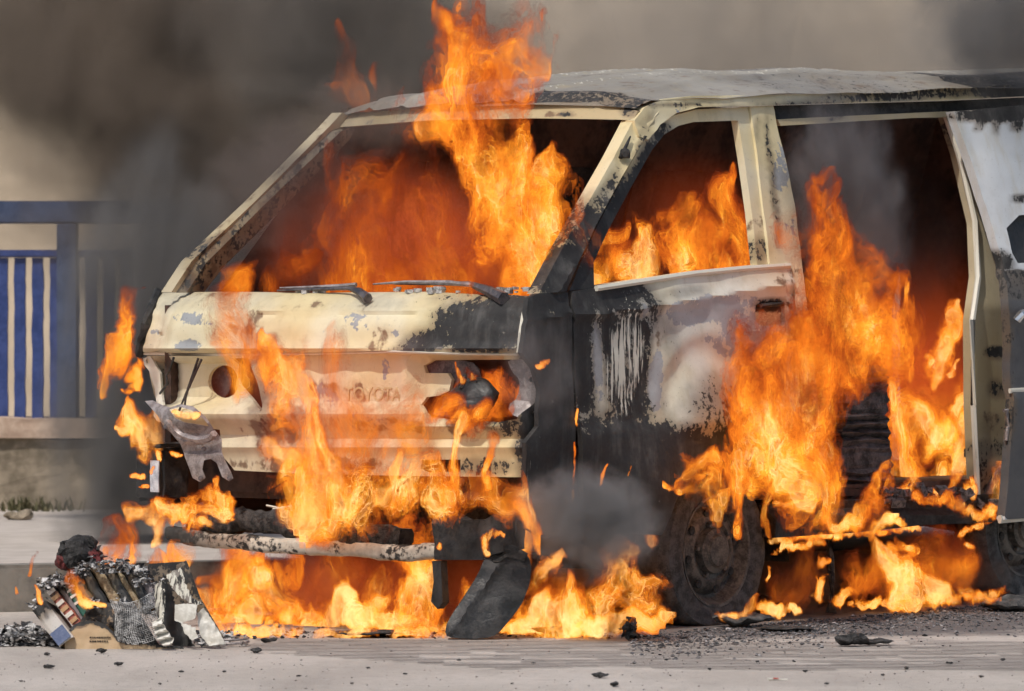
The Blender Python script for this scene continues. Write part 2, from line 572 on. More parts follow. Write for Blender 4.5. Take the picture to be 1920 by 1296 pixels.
fence = empty('metal_fence', (0, FD, .56))
tag(fence, 'blue barred metal fence with a broad slate rail on the low wall', 'fence')
def fz(py): return at(0, py, FD).z - .56
def fx(px): return at(px, 0, FD).x
def wavy_bar(x0, x1, z0, z1, y0, y1, seed, amp=.004):
    mb = MB()
    n = 22
    vs = []
    for i in range(n + 1):
        z = z0 + (z1 - z0) * i / n
        a = amp * fbm((z * 9, seed, 0)); b = amp * fbm((z * 9, seed + 5, 3))
        vs += [(x0 + a, y0, z), (x1 + b, y0, z), (x1 + b, y1, z), (x0 + a, y1, z)]
    fs = [(0, 1, 2, 3), (4*n, 4*n+3, 4*n+2, 4*n+1)]
    for i in range(n):
        for k in range(4):
            fs.append((4*i+k, 4*i+(k+1) % 4, 4*i+4+(k+1) % 4, 4*i+4+k))
    return mb.add(vs, fs)
def rail(pya, pyb, mat, name, y0=.1, y1=.2):
    o = MB().box((-3.1, y0, fz(pyb)), (5.8, y1, fz(pya))).build(name, mat, fence, smooth=0, bevel=.006)
    return o
rail(376, 418, M['slate'], 'top_rail', .08, .24)
rail(468, 482, M['blue'], 'rail')
rail(786, 800, M['blue'], 'rail')
px = -214
k = 0
while px < 1300:
    # bars in panels of four gaps between posts
    ph = (px + 214) % 161
    wavy_bar(fx(px), fx(px + 21 if ph < 150 else px + 21), fz(786) + .002, fz(482) - .002, .12, .16, k).build('bar', M['blue'], fence, smooth=50)
    px += 33.6
    k += 1
for pp in (-164, 122, 408, 694, 980):
    wavy_bar(fx(pp - 18), fx(pp + 18), fz(812), fz(419), .06, .20, pp, .003).build('post', M['slate'], fence, smooth=50)

# building behind everything
bld = empty('plastered_building', (0, 30, .158))
tag(bld, 'pale beige plastered building far behind the smoke', 'building')
MB().box((-14, 0, -.1), (14, 6, 6.5)).build('wall', M['backwall'], bld, smooth=0)
# ================================================================ the burning van
van = empty('burning_van', C0, R(90) - TH)
tag(van, 'burning cream van with its windows gone and its front charred, nose to the left', 'van')
def vpart(o): return o

# --- nose
def w_nose(x, y):
    so = ell(x, y, [(905, 612, 95, 52, 0, 1.0), (960, 575, 50, 28, 0, .9), (800, 640, 60, 26, -18, .75), (905, 540, 70, 14, 8, .8), (985, 600, 12, 70, 0, .45)])
    if y < 588 and x < 815: so = max(so, .17 * min(1, (588 - y) / 8))
    if y < 572: so = max(so, ell(x, y, [(850, 560, 60, 16, 0, .35)]))
    pr = ell(x, y, [(365, 600, 45, 16, 8, .62), (352, 648, 36, 14, 0, .66), (288, 622, 14, 8, 0, .6), (420, 640, 18, 30, 0, .42), (690, 610, 60, 30, 20, .42), (735, 622, 20, 14, 0, .5), (810, 650, 30, 9, 0, .6), (560, 620, 120, 30, 0, .24)])
    ru = ell(x, y, [(460, 600, 40, 45, 0, .50), (710, 640, 25, 30, 0, .56), (430, 560, 110, 14, 0, .40), (640, 572, 150, 12, 0, .40), (300, 560, 60, 10, 0, .4)])
    return (so, pr, ru, 0)
def rel_nose(x, y):
    r = 0
    r += .010 * math.exp(-((y - 655) / 7.0) ** 2)                       # lip above the grille
    r -= .008 * math.exp(-((y - 588 - (x - 590) ** 2 * .00012) / 5.0) ** 2) * (1 if 480 < x < 800 else .3)
    r += .014 * math.exp(-((x - 500 + (y - 560) * .35) / 10) ** 2) * (1 if y < 610 else 0)   # creased rib
    r += .012 * fbm((x * .011, y * .016, 1.0))
    r -= .02 * math.exp(-(((x - 790) / 50) ** 2 + ((y - 630) / 22) ** 2))
    return r
panel('nose_panel', [(300, 549), (420, 547), (600, 549), (800, 547), (905, 553), (960, 553), (990, 556), (984, 590), (977, 640), (970, 662), (860, 661), (740, 657), (600, 661), (420, 663), (271, 661), (276, 620), (285, 580)],
      front, M['paint'], van, thick=(.018, 0, 0), step=9, wear=w_nose, relief=rel_nose)
# pale weld lip standing along the nose corner
lip = [front(px_, py_, -.012) for (px_, py_) in [(1000, 553), (988, 566), (982, 590), (977, 625), (973, 662)]]
MB().tube(lip, .009, 6).build('corner_lip', M['paint'], van)
lip = [front(px_, py_, -.006) for (px_, py_) in [(271, 663), (420, 665), (600, 663), (740, 659), (860, 663), (972, 664)]]
o = MB().tube(lip, .008, 6, squash=(1, .7)).build('grille_lip', M['paint'], van)
cr = [front(px_, py_, -.005) for (px_, py_) in [(296, 550), (285, 578), (274, 610), (266, 640), (262, 662)]]
MB().tube(cr, .022, 8, squash=(.8, 1)).build('corner_trim', M['soot'], van)

# --- grille panel, holed for the lamps
def circ(cx, cy_, rx, ry, n=20):
    return [(cx + rx * math.cos(2 * math.pi * i / n), cy_ + ry * math.sin(2 * math.pi * i / n)) for i in range(n)]
def w_grille(x, y):
    so = ell(x, y, [(1010, 830, 40, 120, 0, 1.0), (960, 790, 50, 30, -25, .55), (500, 720, 40, 60, 0, .35), (520, 800, 40, 25, 0, .5), (900, 875, 80, 20, 0, .5), (1000, 670, 30, 30, 0, .7), (300, 720, 18, 60, 0, .35)])
    pr = ell(x, y, [(612, 740, 34, 22, 20, .62), (525, 810, 40, 26, 0, .5), (500, 690, 26, 24, 0, .45), (722, 690, 9, 36, 0, .62), (650, 790, 120, 20, 0, .42)])
    ru = ell(x, y, [(525, 805, 70, 50, 0, .60), (620, 740, 50, 34, 0, .52), (700, 740, 60, 30, 0, .46), (580, 870, 180, 20, 0, .6), (730, 800, 90, 20, 0, .58), (520, 700, 30, 50, 0, .55), (880, 800, 70, 24, 0, .55), (440, 850, 40, 30, 0, .35)])
    return (so, pr, ru, 0)
def sg(t): return 1 / (1 + math.exp(-max(-30, min(30, t))))
def rel_grille(x, y):
    rec = sg((438 - x) / 3) * sg((x - 292) / 3) * sg((762 - y) / 3) * sg((y - 676) / 2)
    rec2 = sg((x - 772) / 3) * sg((940 - x) / 3) * sg((790 - y) / 3) * sg((y - 672) / 2)
    r = .008 * fbm((x * .012, y * .012, 6.0)) - .05 * rec - .03 * rec2
    r += .022 * math.exp(-((y - 778) / 13.0) ** 2) * (1 if x < 780 or x > 960 else .7)
    r += .016 * math.exp(-((y - 838) / 11.0) ** 2)
    r += .010 * math.exp(-((x - 492 - (y - 670) * .18) / 14.0) ** 2) * (1 if y < 780 else 0)
    r += .010 * math.exp(-((x - 762) / 7.0) ** 2) * (1 if 670 < y < 770 else 0)
    return r
holes = [circ(400, 716, 29, 31),
         [(434, 672), (468, 672), (486, 730), (497, 772), (482, 762), (452, 728), (436, 706)],
         [(800, 676), (992, 674), (1004, 700), (1006, 752), (975, 786), (930, 792), (850, 788), (800, 782), (780, 760), (790, 745), (812, 742), (830, 733), (834, 712), (826, 700), (786, 700), (782, 686)],
         [(792, 862), (862, 862), (862, 884), (800, 886), (790, 880)]]
panel('grille_panel', [(275, 667), (420, 668), (600, 666), (740, 662), (860, 666), (975, 667), (1004, 690), (1014, 760), (1008, 800), (990, 830), (986, 895), (800, 893), (600, 890), (440, 882), (418, 856), (411, 806), (300, 790), (286, 740)],
      front, M['paint'], van, holes=holes, thick=(.014, 0, 0), step=9, wear=w_grille, relief=rel_grille)
panel('lamp_socket', circ(400, 716, 34, 36), lambda x, y: front(x, y, .085), M['steel_dark'], van, thick=(.006, 0, 0), step=10)
# the embossed maker's word on the grille panel
fc = bpy.data.curves.new('embossed_word', 'FONT')
fc.body = 'TOYOTA'
fc.size = .105; fc.extrude = .0025; fc.bevel_depth = .0012; fc.space_character = 1.05
tmp = bpy.data.objects.new('embossed_word', fc)
COL.objects.link(tmp)
dg = bpy.context.evaluated_depsgraph_get()
wm = bpy.data.meshes.new_from_object(tmp.evaluated_get(dg))
bpy.data.objects.remove(tmp)
wa, wb = front(648, 752), front(752, 752)
ex = (wb - wa).normalized()
mw = Matrix(((ex.x, 0, -1, wa.x), (ex.y, 0, 0, wa.y), (ex.z, 1, 0, wa.z), (0, 0, 0, 1)))
scale_w = (wb - wa).length / max(v.co.x for v in wm.vertices)
for v in wm.vertices:
    q = Vector((v.co.x * scale_w, v.co.y * scale_w * 1.15, 0))
    p = mw @ q
    pw_ = van_world((fprof(p.z, p.y), p.y, p.z))
    s_ = fprof(p.z, p.y) - rel_grille(CX + FPX * pw_.x / pw_.y, HY - FPX * (pw_.z - CAMH) / pw_.y)
    v.co = Vector((s_ + .0008 - v.co.z * 1.1, p.y, p.z))
M['emboss'] = simple('shaded_embossed_paint', (.50, .40, .22), (.62, .52, .31), 30, .6)  # letters browner than the panel: shade of the relief put into their colour
link('embossed_word', wm, M['emboss'], van)

# lamp opening: burnt bracket plates behind, and the melted lamp hanging in it
def fwd(off): return lambda x, y: front(x, y, off)
panel('lamp_bracket', [(786, 676), (880, 673), (905, 700), (893, 735), (870, 762), (880, 785), (800, 780), (835, 760), (842, 728), (834, 706), (788, 697)], fwd(.05), M['steel_dark'], van, thick=(.006, 0, 0), step=14, rounded=1)
panel('lamp_bracket', [(950, 672), (1000, 674), (1008, 740), (1000, 780), (965, 784), (950, 762), (972, 745), (975, 712), (960, 698)], fwd(.04), M['steel'], van, thick=(.006, 0, 0), step=14, rounded=1)
panel('lamp_bracket', [(978, 700), (1006, 694), (1018, 735), (1006, 765), (990, 752)], fwd(.02), M['steel'], van, thick=(.01, 0, 0), step=14, holes=[circ(997, 712, 5, 6, 8)], rounded=1)
lampc = front(878, 752, -.02)
mb = MB()
mb.lathe([(0, -.085), (.05, -.08), (.085, -.05), (.094, -.01), (.088, .03), (.06, .07), (0, .085)], 20)
lamp = mb.build('melted_headlamp', M['soot_gloss'], van, smooth=50)
for v in lamp.data.vertices:
    x_, y_, z_ = v.co
    v.co = Vector((x_ * .8, y_ * 1.15, z_ * .62 + .02 * math.sin(x_ * 30)))
crumple(lamp, .016, 9, 1, 2.0)
lamp.location = lampc
mb = MB()
for i in range(14):
    a = rnd.uniform(0, 6.28); r_ = rnd.uniform(.0, .05)
    b = Vector((r_ * math.cos(a) * .5, r_ * math.sin(a), .04))
    mb.tube([b, b + Vector((rnd.uniform(-.02, .02), rnd.uniform(-.03, .03), rnd.uniform(.02, .06)))], [.009, .003], 5)
mb.build('lamp_char', M['char'], lamp, smooth=0)

# far lamp corner: thin upright bracket and dangling wires
fr = lambda x, y: front(x, y, -.004)
panel('corner_bracket', [(268, 672), (282, 668), (300, 700), (303, 740), (306, 760), (294, 760), (290, 728), (280, 696), (270, 684)], fr, M['paint'], van, thick=(.01, 0, 0), step=8, holes=[circ(277, 677, 4, 5, 8)])
for pts in ([(326, 670), (320, 690), (312, 705), (314, 720), (300, 738)], [(372, 672), (352, 730), (346, 760)], [(378, 674), (348, 740), (336, 770)]):
    MB().tube([front(a, b, -.03) for a, b in pts], .0045, 5).build('wire', M['soot'], van)

# --- fender quarter between nose and door
def w_fend(x, y):
    so = 1.0
    so = max(.2, so - ell(x, y, [(1040, 585, 26, 6, -5, .25)]))
    return (so, 0, 0, .10 if 850 < y < 1000 and x < 1010 else 0)
panel('front_quarter', [(991, 558), (1010, 550), (1066, 547), (1069, 600), (1075, 700), (1078, 800), (1083, 900), (1083, 1000), (1020, 1010), (987, 990), (987, 830), (1010, 800), (1012, 730), (1000, 690), (979, 662), (986, 600)],
      side, M['paint'], van, thick=(0, .018, 0), step=12, wear=w_fend, relief=lambda x, y: .012 * math.exp(-((y - 596 + (x - 1020) * .2) / 6) ** 2) + .010 * fbm((x * .012, y * .012, 3)))

# --- front door
door_outline = [(1073, 547), (1115, 541), (1300, 513), (1482, 497), (1489, 560), (1494, 640), (1500, 760), (1505, 870), (1478, 912), (1440, 890), (1395, 868), (1340, 860), (1290, 874), (1244, 925), (1222, 985), (1214, 1002), (1087, 1000), (1083, 800), (1076, 640)]
def w_door(x, y):
    so = ell(x, y, [(1100, 640, 60, 140, 0, 1.0), (1150, 900, 120, 130, 0, 1.1), (1320, 880, 140, 60, 8, 1.0), (1170, 560, 56, 34, 0, .85), (1198, 730, 40, 70, 6, .9), (1205, 640, 18, 90, 0, .72), (1218, 590, 22, 40, 20, .6), (1448, 568, 34, 10, 0, .62), (1488, 620, 12, 90, 0, .45)])
    so = max(so, ell(x, y, [(1320, 770, 60, 70, 0, .46), (1360, 800, 80, 70, 0, .50), (1270, 550, 60, 12, -8, .30), (1250, 640, 26, 60, 0, .28)]))
    yb = 800 + 16 * fbm((x * .022, 2.0, 5.0)) + 8 * fbm((x * .09, 1.0, 2.0))
    so = max(so, .98 * max(0.0, min(1.0, (y - yb + 34) / 62)))
    g = max(ell(x, y, [(1121, 680, 13, 95, -4, 1.0)]), ell(x, y, [(1226, 712, 15, 66, 6, 1.0), (1206, 580, 8, 22, -20, .8)]))
    so = so * (1 - .85 * g)
    pr = ell(x, y, [(1320, 580, 105, 30, -8, .72), (1400, 630, 80, 60, 0, .58), (1345, 650, 52, 10, 38, .62), (1430, 720, 70, 60, 0, .5)])
    pr = max(pr, .74 * g)
    stp = ell(x, y, [(1172, 676, 36, 100, 4, .60)])
    if stp > .3: so = max(so, .62)
    ru = ell(x, y, [(1250, 650, 40, 60, 0, .30), (1445, 590, 34, 30, 0, .45), (1470, 520, 22, 30, 0, .55)])
    return (so, pr, ru, stp)
def rel_door(x, y):
    r = .010 * fbm((x * .008, y * .008, 8.0))
    yl = 578 - (x - 1200) * (.17 if x > 1200 else .12)
    r += .014 * math.exp(-((y - yl) / 9.0) ** 2)
    yl2 = 806 - (x - 1000) * .04
    r += .020 / (1 + math.exp(-(y - yl2) / 5.0))
    # wheel arch flare
    d = math.hypot((x - 1345) / 1.0, (y - 1040) / 1.45)
    r += .045 / (1 + math.exp((d - 205) / 16))
    d2_ = math.hypot((x - 1318) / .62, (y - 830) / 1.25)
    r += .040 / (1 + math.exp((d2_ - 118) / 14)) * (1 / (1 + math.exp((y - 800) / 6)))
    r += .010 * math.exp(-((d2_ - 165) / 16) ** 2) * (1 / (1 + math.exp((y - 790) / 6)))
    r -= .016 * math.exp(-(((x - 1448) / 30) ** 4 + ((y - 588) / 22) ** 4))
    return r
door = panel('front_door', door_outline, side, M['paint_side'], van, thick=(0, .02, 0), step=10, wear=w_door, relief=rel_door,
             holes=[[(1420, 572), (1430, 567), (1466, 564), (1474, 570), (1476, 604), (1470, 610), (1430, 612), (1422, 604)]])
def w_pan(x, y): return (.75 if y < 583 else .05, .2, .5, 0)
panel('handle_recess', [(1414, 564), (1480, 560), (1482, 614), (1416, 618)], lambda x, y: side(x, y, .024), M['paint'], door, thick=(0, .006, 0), step=7, wear=w_pan)
MB().tube([side(1426, 574, .006), side(1448, 571, -.004), side(1468, 570, .006)], .008, 6).build('door_handle', M['soot'], door)
belt = [side(x, y, -.002) for x, y in [(1118, 541), (1210, 527), (1300, 513), (1390, 504), (1480, 498)]]
MB().tube(belt, .010, 6).build('belt_moulding', M['paint'], door)
# door window frame
def w_frame(x, y):
    so = ell(x, y, [(1150, 420, 30, 130, 28, 1.0), (1215, 300, 20, 60, 28, .85), (1240, 250, 20, 24, 30, .6), (1090, 520, 40, 40, 0, 1.0), (1425, 470, 18, 30, 0, .45)])
    return (so, 0, .35 * (y > 380), 0)
panel('door_window_frame', [(1068, 545), (1090, 490), (1122, 420), (1168, 332), (1206, 266), (1232, 236), (1264, 216), (1308, 205), (1402, 201), (1412, 260), (1424, 340), (1442, 499), (1428, 501), (1115, 541)],
      lambda x, y: side(x, y, .012), M['paint'], door,
      holes=[[(1114, 536), (1113, 492), (1140, 432), (1184, 350), (1222, 282), (1246, 252), (1272, 236), (1300, 229), (1384, 226), (1396, 300), (1410, 400), (1420, 497), (1300, 509)]],
      thick=(0, .03, 0), step=9, wear=w_frame)
# inner glass run channel and a thin pole left of the glass
MB().tube([side(x, y, .05) for x, y in [(1394, 230), (1408, 330), (1424, 420), (1434, 496)]], .012, 6).build('glass_channel', M['steel_dark'], door)

# --- pillars and rails
def w_apil(x, y):
    so = ell(x, y, [(1060, 510, 55, 60, 20, 1.0), (1095, 430, 26, 70, 28, .72), (1130, 370, 12, 70, 28, .55), (1200, 270, 8, 50, 28, .6)])
    return (so, ell(x, y, [(1100, 420, 30, 50, 28, .45)]), .2, 0)
panel('windscreen_pillar', [(1010, 551), (1052, 470), (1100, 385), (1150, 297), (1186, 228), (1206, 204), (1232, 192), (1258, 200), (1222, 238), (1196, 272), (1158, 336), (1112, 422), (1080, 490), (1062, 546)],
      side, M['paint'], van, thick=(0, .05, 0), step=9, wear=w_apil, relief=lambda x, y: .014 * math.exp(-(((x - 1010) * .878 + (y - 551) * .478 - 30) / 9) ** 2))
mb = MB(); mb.tube([side(1163, 296, -.012), side(1176, 270, -.012), side(1182, 256, -.012)], [.007, .006, .003], 6)
mb.build('mirror_stay', M['soot'], van)
crumple(MB().lathe([(0, -.02), (.016, -.012), (.018, .006), (0, .018)], 10).build('mirror_root', M['soot'], van), .006, 40, 1).location = side(1171, 288, -.016)

def w_rail(x, y):
    so = ell(x, y, [(1700, 178, 190, 12, -3, .62), (1900, 172, 90, 14, 0, .95), (1300, 196, 120, 5, 0, .5), (1500, 194, 120, 4, 0, .5), (1210, 235, 12, 40, 30, .3)])
    return (so, .25, .15, 0)
panel('roof_rail', [(1190, 226), (1208, 202), (1242, 186), (1300, 180), (1450, 178), (1600, 174), (1780, 165), (1975, 157), (1975, 178), (1780, 188), (1600, 193), (1450, 197), (1405, 199), (1310, 201), (1268, 212), (1238, 234), (1216, 262), (1198, 256)],
      lambda x, y: side(x, y, -.012), M['paint'], van, thick=(0, .04, 0), step=10, wear=w_rail, relief=lambda x, y: .008 * fbm((x * .01, y * .05, 2)))
def w_track(x, y): return (.9, 0, 0, 0)
panel('door_track', [(1452, 198), (1600, 194), (1780, 189), (1975, 180), (1975, 214), (1775, 209), (1600, 217), (1456, 224)], lambda x, y: side(x, y, .03), M['soot'], van, thick=(0, .02, 0), step=14, wear=w_track)
panel('header_strip', [(1458, 224), (1600, 217), (1775, 209), (1784, 220), (1720, 221), (1600, 228), (1464, 236)], lambda x, y: side(x, y, .012), M['tan'], van, thick=(0, .02, 0), step=12, wear=lambda x, y: (ell(x, y, [(1570, 222, 20, 6, 0, .6)]), .2, .3, 0))
def w_bpil(x, y):
    so = ell(x, y, [(1448, 330, 7, 140, -6, .5), (1540, 900, 60, 120, 0, 1.0), (1420, 240, 8, 30, 0, .3)])
    return (so, ell(x, y, [(1465, 320, 26, 60, 10, .62), (1480, 420, 20, 50, 0, .45)]), ell(x, y, [(1480, 540, 30, 110, 0, .35)]), 0)
panel('middle_pillar', [(1406, 200), (1450, 198), (1470, 290), (1491, 390), (1502, 480), (1512, 560), (1524, 660), (1540, 800), (1556, 960), (1508, 960), (1503, 760), (1497, 640), (1491, 560), (1484, 497), (1444, 500), (1432, 400), (1418, 280)],
      lambda x, y: side(x, y, .004), M['paint'], van, thick=(0, .05, 0), step=10, wear=w_bpil, relief=lambda x, y: .006 * fbm((x * .02, y * .01, 5)))
panel('sill', [(1440, 946), (1600, 938), (1880, 926), (1975, 922), (1975, 962), (1870, 978), (1720, 984), (1600, 998), (1440, 1008)], lambda x, y: side(x, y, .01), M['soot'], van, thick=(0, .10, 0), step=14,
      relief=lambda x, y: .02 * fbm((x * .02, y * .03, 1)) + (.03 if y > 962 else 0))
def w_jamb(x, y):
    so = ell(x, y, [(1868, 660, 20, 11, 0, 1.0), (1868, 730, 18, 20, 0, .55), (1865, 800, 30, 30, 0, .3), (1800, 250, 14, 60, -20, .55), (1855, 840, 40, 20, 0, .4), (1845, 900, 14, 60, 0, .5)])
    return (so, 0, ell(x, y, [(1870, 780, 30, 60, 0, .4)]), 0)
panel('rear_jamb', [(1776, 209), (1803, 290), (1834, 420), (1838, 520), (1827, 600), (1828, 760), (1836, 945), (1900, 945), (1905, 700), (1900, 560), (1880, 470), (1850, 360), (1815, 250), (1800, 205)],
      lambda x, y: side(x, y, .05), M['tan'], van, thick=(0, .05, 0), step=10, wear=w_jamb, relief=lambda x, y: 0)
seal = [side(x, y, .035) for x, y in [(1772, 214), (1798, 290), (1828, 415), (1834, 520), (1823, 600), (1825, 760), (1834, 940)]]
MB().tube(seal, .011, 6).build('door_seal', M['tan'], van)

# sliding door pushed back along the side
def w_sl(x, y):
    so = ell(x, y, [(1880, 212, 90, 16, -4, 1.0), (1810, 215, 14, 14, 0, .6), (1900, 235, 16, 14, 0, .62), (1860, 238, 8, 18, 0, .5), (1830, 236, 9, 14, 0, .5), (1906, 372, 16, 9, 0, .66), (1870, 490, 26, 20, 30, .8), (1875, 640, 12, 80, 0, .9), (1880, 760, 10, 80, 0, .7)])
    pr = 0.0
    if y > 505 and x > 1872:
        pr = .9
        so = max(so, .10 if y > 560 else .50)
    pr = max(pr, ell(x, y, [(1790, 240, 6, 40, -25, .5)]))
    return (so, pr, ell(x, y, [(1812, 260, 10, 30, 0, .2)]), 0)
def rel_sl(x, y):
    r = .004 * fbm((x * .012, y * .012, 4))
    e = x - (1826 + (y - 240) * .215)
    r += .016 / (1 + math.exp(-e / 5.0)) if y < 520 else .016
    r += .012 / (1 + math.exp(-(y - 735) / 3.0))
    return r
sl = panel('sliding_door', [(1787, 210), (1975, 192), (1975, 968), (1872, 974), (1880, 900), (1889, 740), (1886, 600), (1880, 500), (1852, 400), (1822, 305)],
           lambda x, y: side(x, y, -.075), M['silver'], van, thick=(0, .035, 0), step=9, wear=w_sl, relief=rel_sl,
           holes=[[(1881, 428), (1904, 404), (1960, 398), (1960, 492), (1902, 494), (1892, 476)]])
panel('window_pane', [(1876, 424), (1902, 398), (1970, 392), (1970, 500), (1898, 500), (1886, 480)], lambda x, y: side(x, y, -.05), M['soot_gloss'], sl, thick=(0, .005, 0), step=16)
MB().tube([side(1893, 733, -.092), side(1930, 731, -.092), side(1970, 729, -.092)], .010, 6, squash=(.6, 1)).build('side_moulding', M['paint'], sl)
M['chrome'] = simple('dull_chrome', (.5, .5, .5), (.7, .7, .7), 8, .22, .9, .1)
MB().tube([side(1906, 602, -.11), side(1914, 590, -.12), (side(1930, 584, -.12)), side(1965, 582, -.11)], .016, 8).build('door_handle', M['chrome'], sl)
MB().tube([side(1874, 974, -.085), side(1920, 970, -.085), side(1970, 966, -.085)], .016, 6, squash=(.6, 1)).build('bottom_trim', M['paint'], sl)
MB().tube([side(1882, 770, -.085), side(1888, 768, -.088), side(1890, 800, -.088), side(1886, 826, -.085)], .007, 6).build('door_guide', M['steel'], sl)

# --- far windscreen pillar and the header over the windscreen
def w_far(x, y): return (ell(x, y, [(360, 480, 14, 60, 30, .5), (520, 330, 14, 60, 40, .4), (650, 235, 30, 12, 0, .4)]), .15, .35, 0)
panel('windscreen_pillar', [(302, 548), (340, 490), (455, 382), (596, 240), (622, 212), (640, 218), (618, 244), (480, 378), (366, 492), (330, 548)], sideR, M['tan'], van, thick=(0, -.05, 0), step=9, wear=w_far)
panel('pillar_inner', [(330, 549), (366, 494), (480, 380), (620, 246), (650, 236), (636, 262), (505, 396), (400, 500), (362, 549)], lambda x, y: sideR(x, y, -.05), M['tan'], van, thick=(.03, -.02, 0), step=12, wear=lambda x, y: (.42, .1, .5, 0))
pT = side(1188, 222); pF = sideR(622, 226)
def header(x, y, off=0.0):
    p, D = hit_s(x, y, pT.x)
    for _ in range(6):
        t = (p.y - pT.y) / (pF.y - pT.y)
        s = pT.x + (pF.x - pT.x) * t - .10 * (1 - (2 * t - 1) ** 2) + (p.z - pT.z) * .9 + off
        p, D = hit_s(x, y, s)
    return p
def w_head(x, y):
    return (ell(x, y, [(1180, 205, 20, 16, 0, .6), (700, 212, 120, 6, 0, .3), (1062, 214, 18, 6, 0, .62)]), .3, ell(x, y, [(1040, 214, 30, 6, 0, .55), (900, 210, 250, 14, 0, .3)]), 0)
panel('windscreen_header', [(600, 240), (626, 214), (800, 203), (1000, 196), (1170, 200), (1196, 208), (1187, 226), (1150, 224), (1000, 222), (800, 226), (645, 238)], header, M['tan'], van, thick=(.03, 0, .0), step=9, wear=w_head)

# --- roof: crowned skin with buckled seams
def roof_front(w):
    t = max(0.0, min(1.0, (w - pT.y) / (pF.y - pT.y)))
    return pT.x + (pF.x - pT.x) * t - .10 * (1 - (2 * t - 1) ** 2)
NS, NW = 190, 110
mb = MB(); vs = []
zr0 = side(1300, 186); zr1 = side(1900, 165)
slope = (zr1.z - zr0.z) / (zr1.x - zr0.x)
ROOF_LEN = 4.1
wL, wR_ = wside(1.72) - .012, VW - wside(1.72) + .012
seams = [(.30, .25, 1.4, .3), (.52, .20, 1.1, 1.2), (.75, .25, 1.7, 2.2), (.16, .1, 2.0, .7), (.92, .16, 1.3, 3.1)]
for i in range(NS + 1):
    for j in range(NW + 1):
        v = j / NW
        w = wL + (wR_ - wL) * v
        s0 = roof_front(w) + .02
        s = s0 + (ROOF_LEN - s0) * (i / NS) ** 1.25
        zg = zr0.z + slope * (s - zr0.x) + .005
        e = min(1, (s - s0) / .75)
        crown = (.035 + .066 * (1 - (1 - e) ** 1.7) - .022 * max(0, s - 1.5)) * (1 - abs(2 * v - 1) ** 2.6)
        z = zg + crown
        if s - s0 < .05: z -= (.05 - (s - s0)) * .5
        for (c, a, fq, ph) in seams:
            ctr = c + .07 * math.sin(s * fq * 2 + ph) + .03 * math.sin(s * 5.1 + ph * 2)
            d = (v - ctr)
            z += .011 * math.exp(-(d / .011) ** 2) * (.5 + .5 * math.sin(s * 2.3 + ph) ** 2)
            z += .006 * math.tanh(d / .03) * math.exp(-(d / .15) ** 2)
        z += .010 * fbm((s * 2.2, v * 4, 3.0)) * min(1, e * 2)
        vs.append((s, w, z))
W1 = NW + 1
fs = [(i*W1+j, i*W1+j+1, (i+1)*W1+j+1, (i+1)*W1+j) for i in range(NS) for j in range(NW)]
mb.add(vs, fs)
roof = mb.build('roof', M['roof'], van, smooth=60)
wa_ = roof.data.color_attributes.new('wear', 'FLOAT_COLOR', 'POINT')
rc = []
for (s, w, z) in [v.co for v in roof.data.vertices]:
    so = .25 + .25 * fbm((s * 1.2, w * 1.5, 0)) + (.4 if s > 2.6 and w < .5 else 0) + (.35 if s < roof_front(w) + .12 and (w < .6) else 0)
    v_ = (w - wL) / (wR_ - wL); bead = 0
    for (c_, a_, fq, ph) in seams[:3]:
        ctr = c_ + .07 * math.sin(s * fq * 2 + ph) + .03 * math.sin(s * 5.1 + ph * 2)
        bead = max(bead, math.exp(-((v_ - ctr) / .016) ** 2))
    rc += [max(0, so - bead * .3), .30 * (1 - bead), .30 * (1 - bead), .26 * bead]
wa_.data.foreach_set('color', np.array(rc, np.float32))
for (c, fq, ph) in [(.30, 1.4, .3), (.52, 1.1, 1.2), (.75, 1.7, 2.2)]:
    pass

# --- body shell: far side, rear, floor, bulkhead, dash, chassis
M['shell'] = simple('sooted_inner_shell', (.035, .022, .018), (.11, .065, .048), 7, .85, 0, .4)
mb = MB()
prof_far = [(1.71, .35), (1.71, 1.0)]
far = MB()
# far side with three window openings (strips round the openings)
def fside(z, off=0): return VW - wside(z) - .02 + off
def fquad(s0, s1, z0, z1):
    far.add([(s0, fside(z0), z0), (s1, fside(z0), z0), (s1, fside(z1), z1), (s0, fside(z1), z1), (s0, fside(z0, .03), z0), (s1, fside(z0, .03), z0), (s1, fside(z1, .03), z1), (s0, fside(z1, .03), z1)],
            [(0,1,2,3), (7,6,5,4), (0,4,5,1), (1,5,6,2), (2,6,7,3), (3,7,4,0)])
fquad(.10, 4.1, .33, 1.05); fquad(.75, 2.2, 1.56, 1.735); fquad(2.19, 4.1, 1.56, 1.80)
for a, b in ((1.22, 1.32), (2.35, 2.47), (3.75, 4.1)): fquad(a, b, 1.052, 1.578)
far.build('far_side', M['shell'], van, smooth=0)
for a, b in ((.62, 1.218), (1.322, 2.348), (2.472, 3.748)):
    MB().add([(a - .02 if a > .7 else .28, fside(1.03, .014), 1.03), (b + .02, fside(1.03, .014), 1.03), (b + .02, fside(1.60, .014), 1.60), (max(a - .02, .70), fside(1.60, .014), 1.60)], [(0, 1, 2, 3)]).build('far_window_pane', M['soot'], van, smooth=0)
MB().box((4.1, .06, .33), (4.13, VW - .06, 1.86)).build('rear_panel', M['shell'], van, smooth=0)
MB().box((.22, .06, .40), (4.09, VW - .06, .44)).build('floor_pan', M['shell'], van, smooth=0)
MB().box((.20, .03, .42), (.215, VW - .05, 1.06)).build('bulkhead', M['shell'], van, smooth=0)
MB().box((.5, .25, .27), (4.05, VW - .25, .395)).build('chassis', M['soot'], van, smooth=0)
MB().box((2.9, .0, .33), (4.1, .05, 1.05)).build('rear_quarter', M['shell'], van, smooth=0)
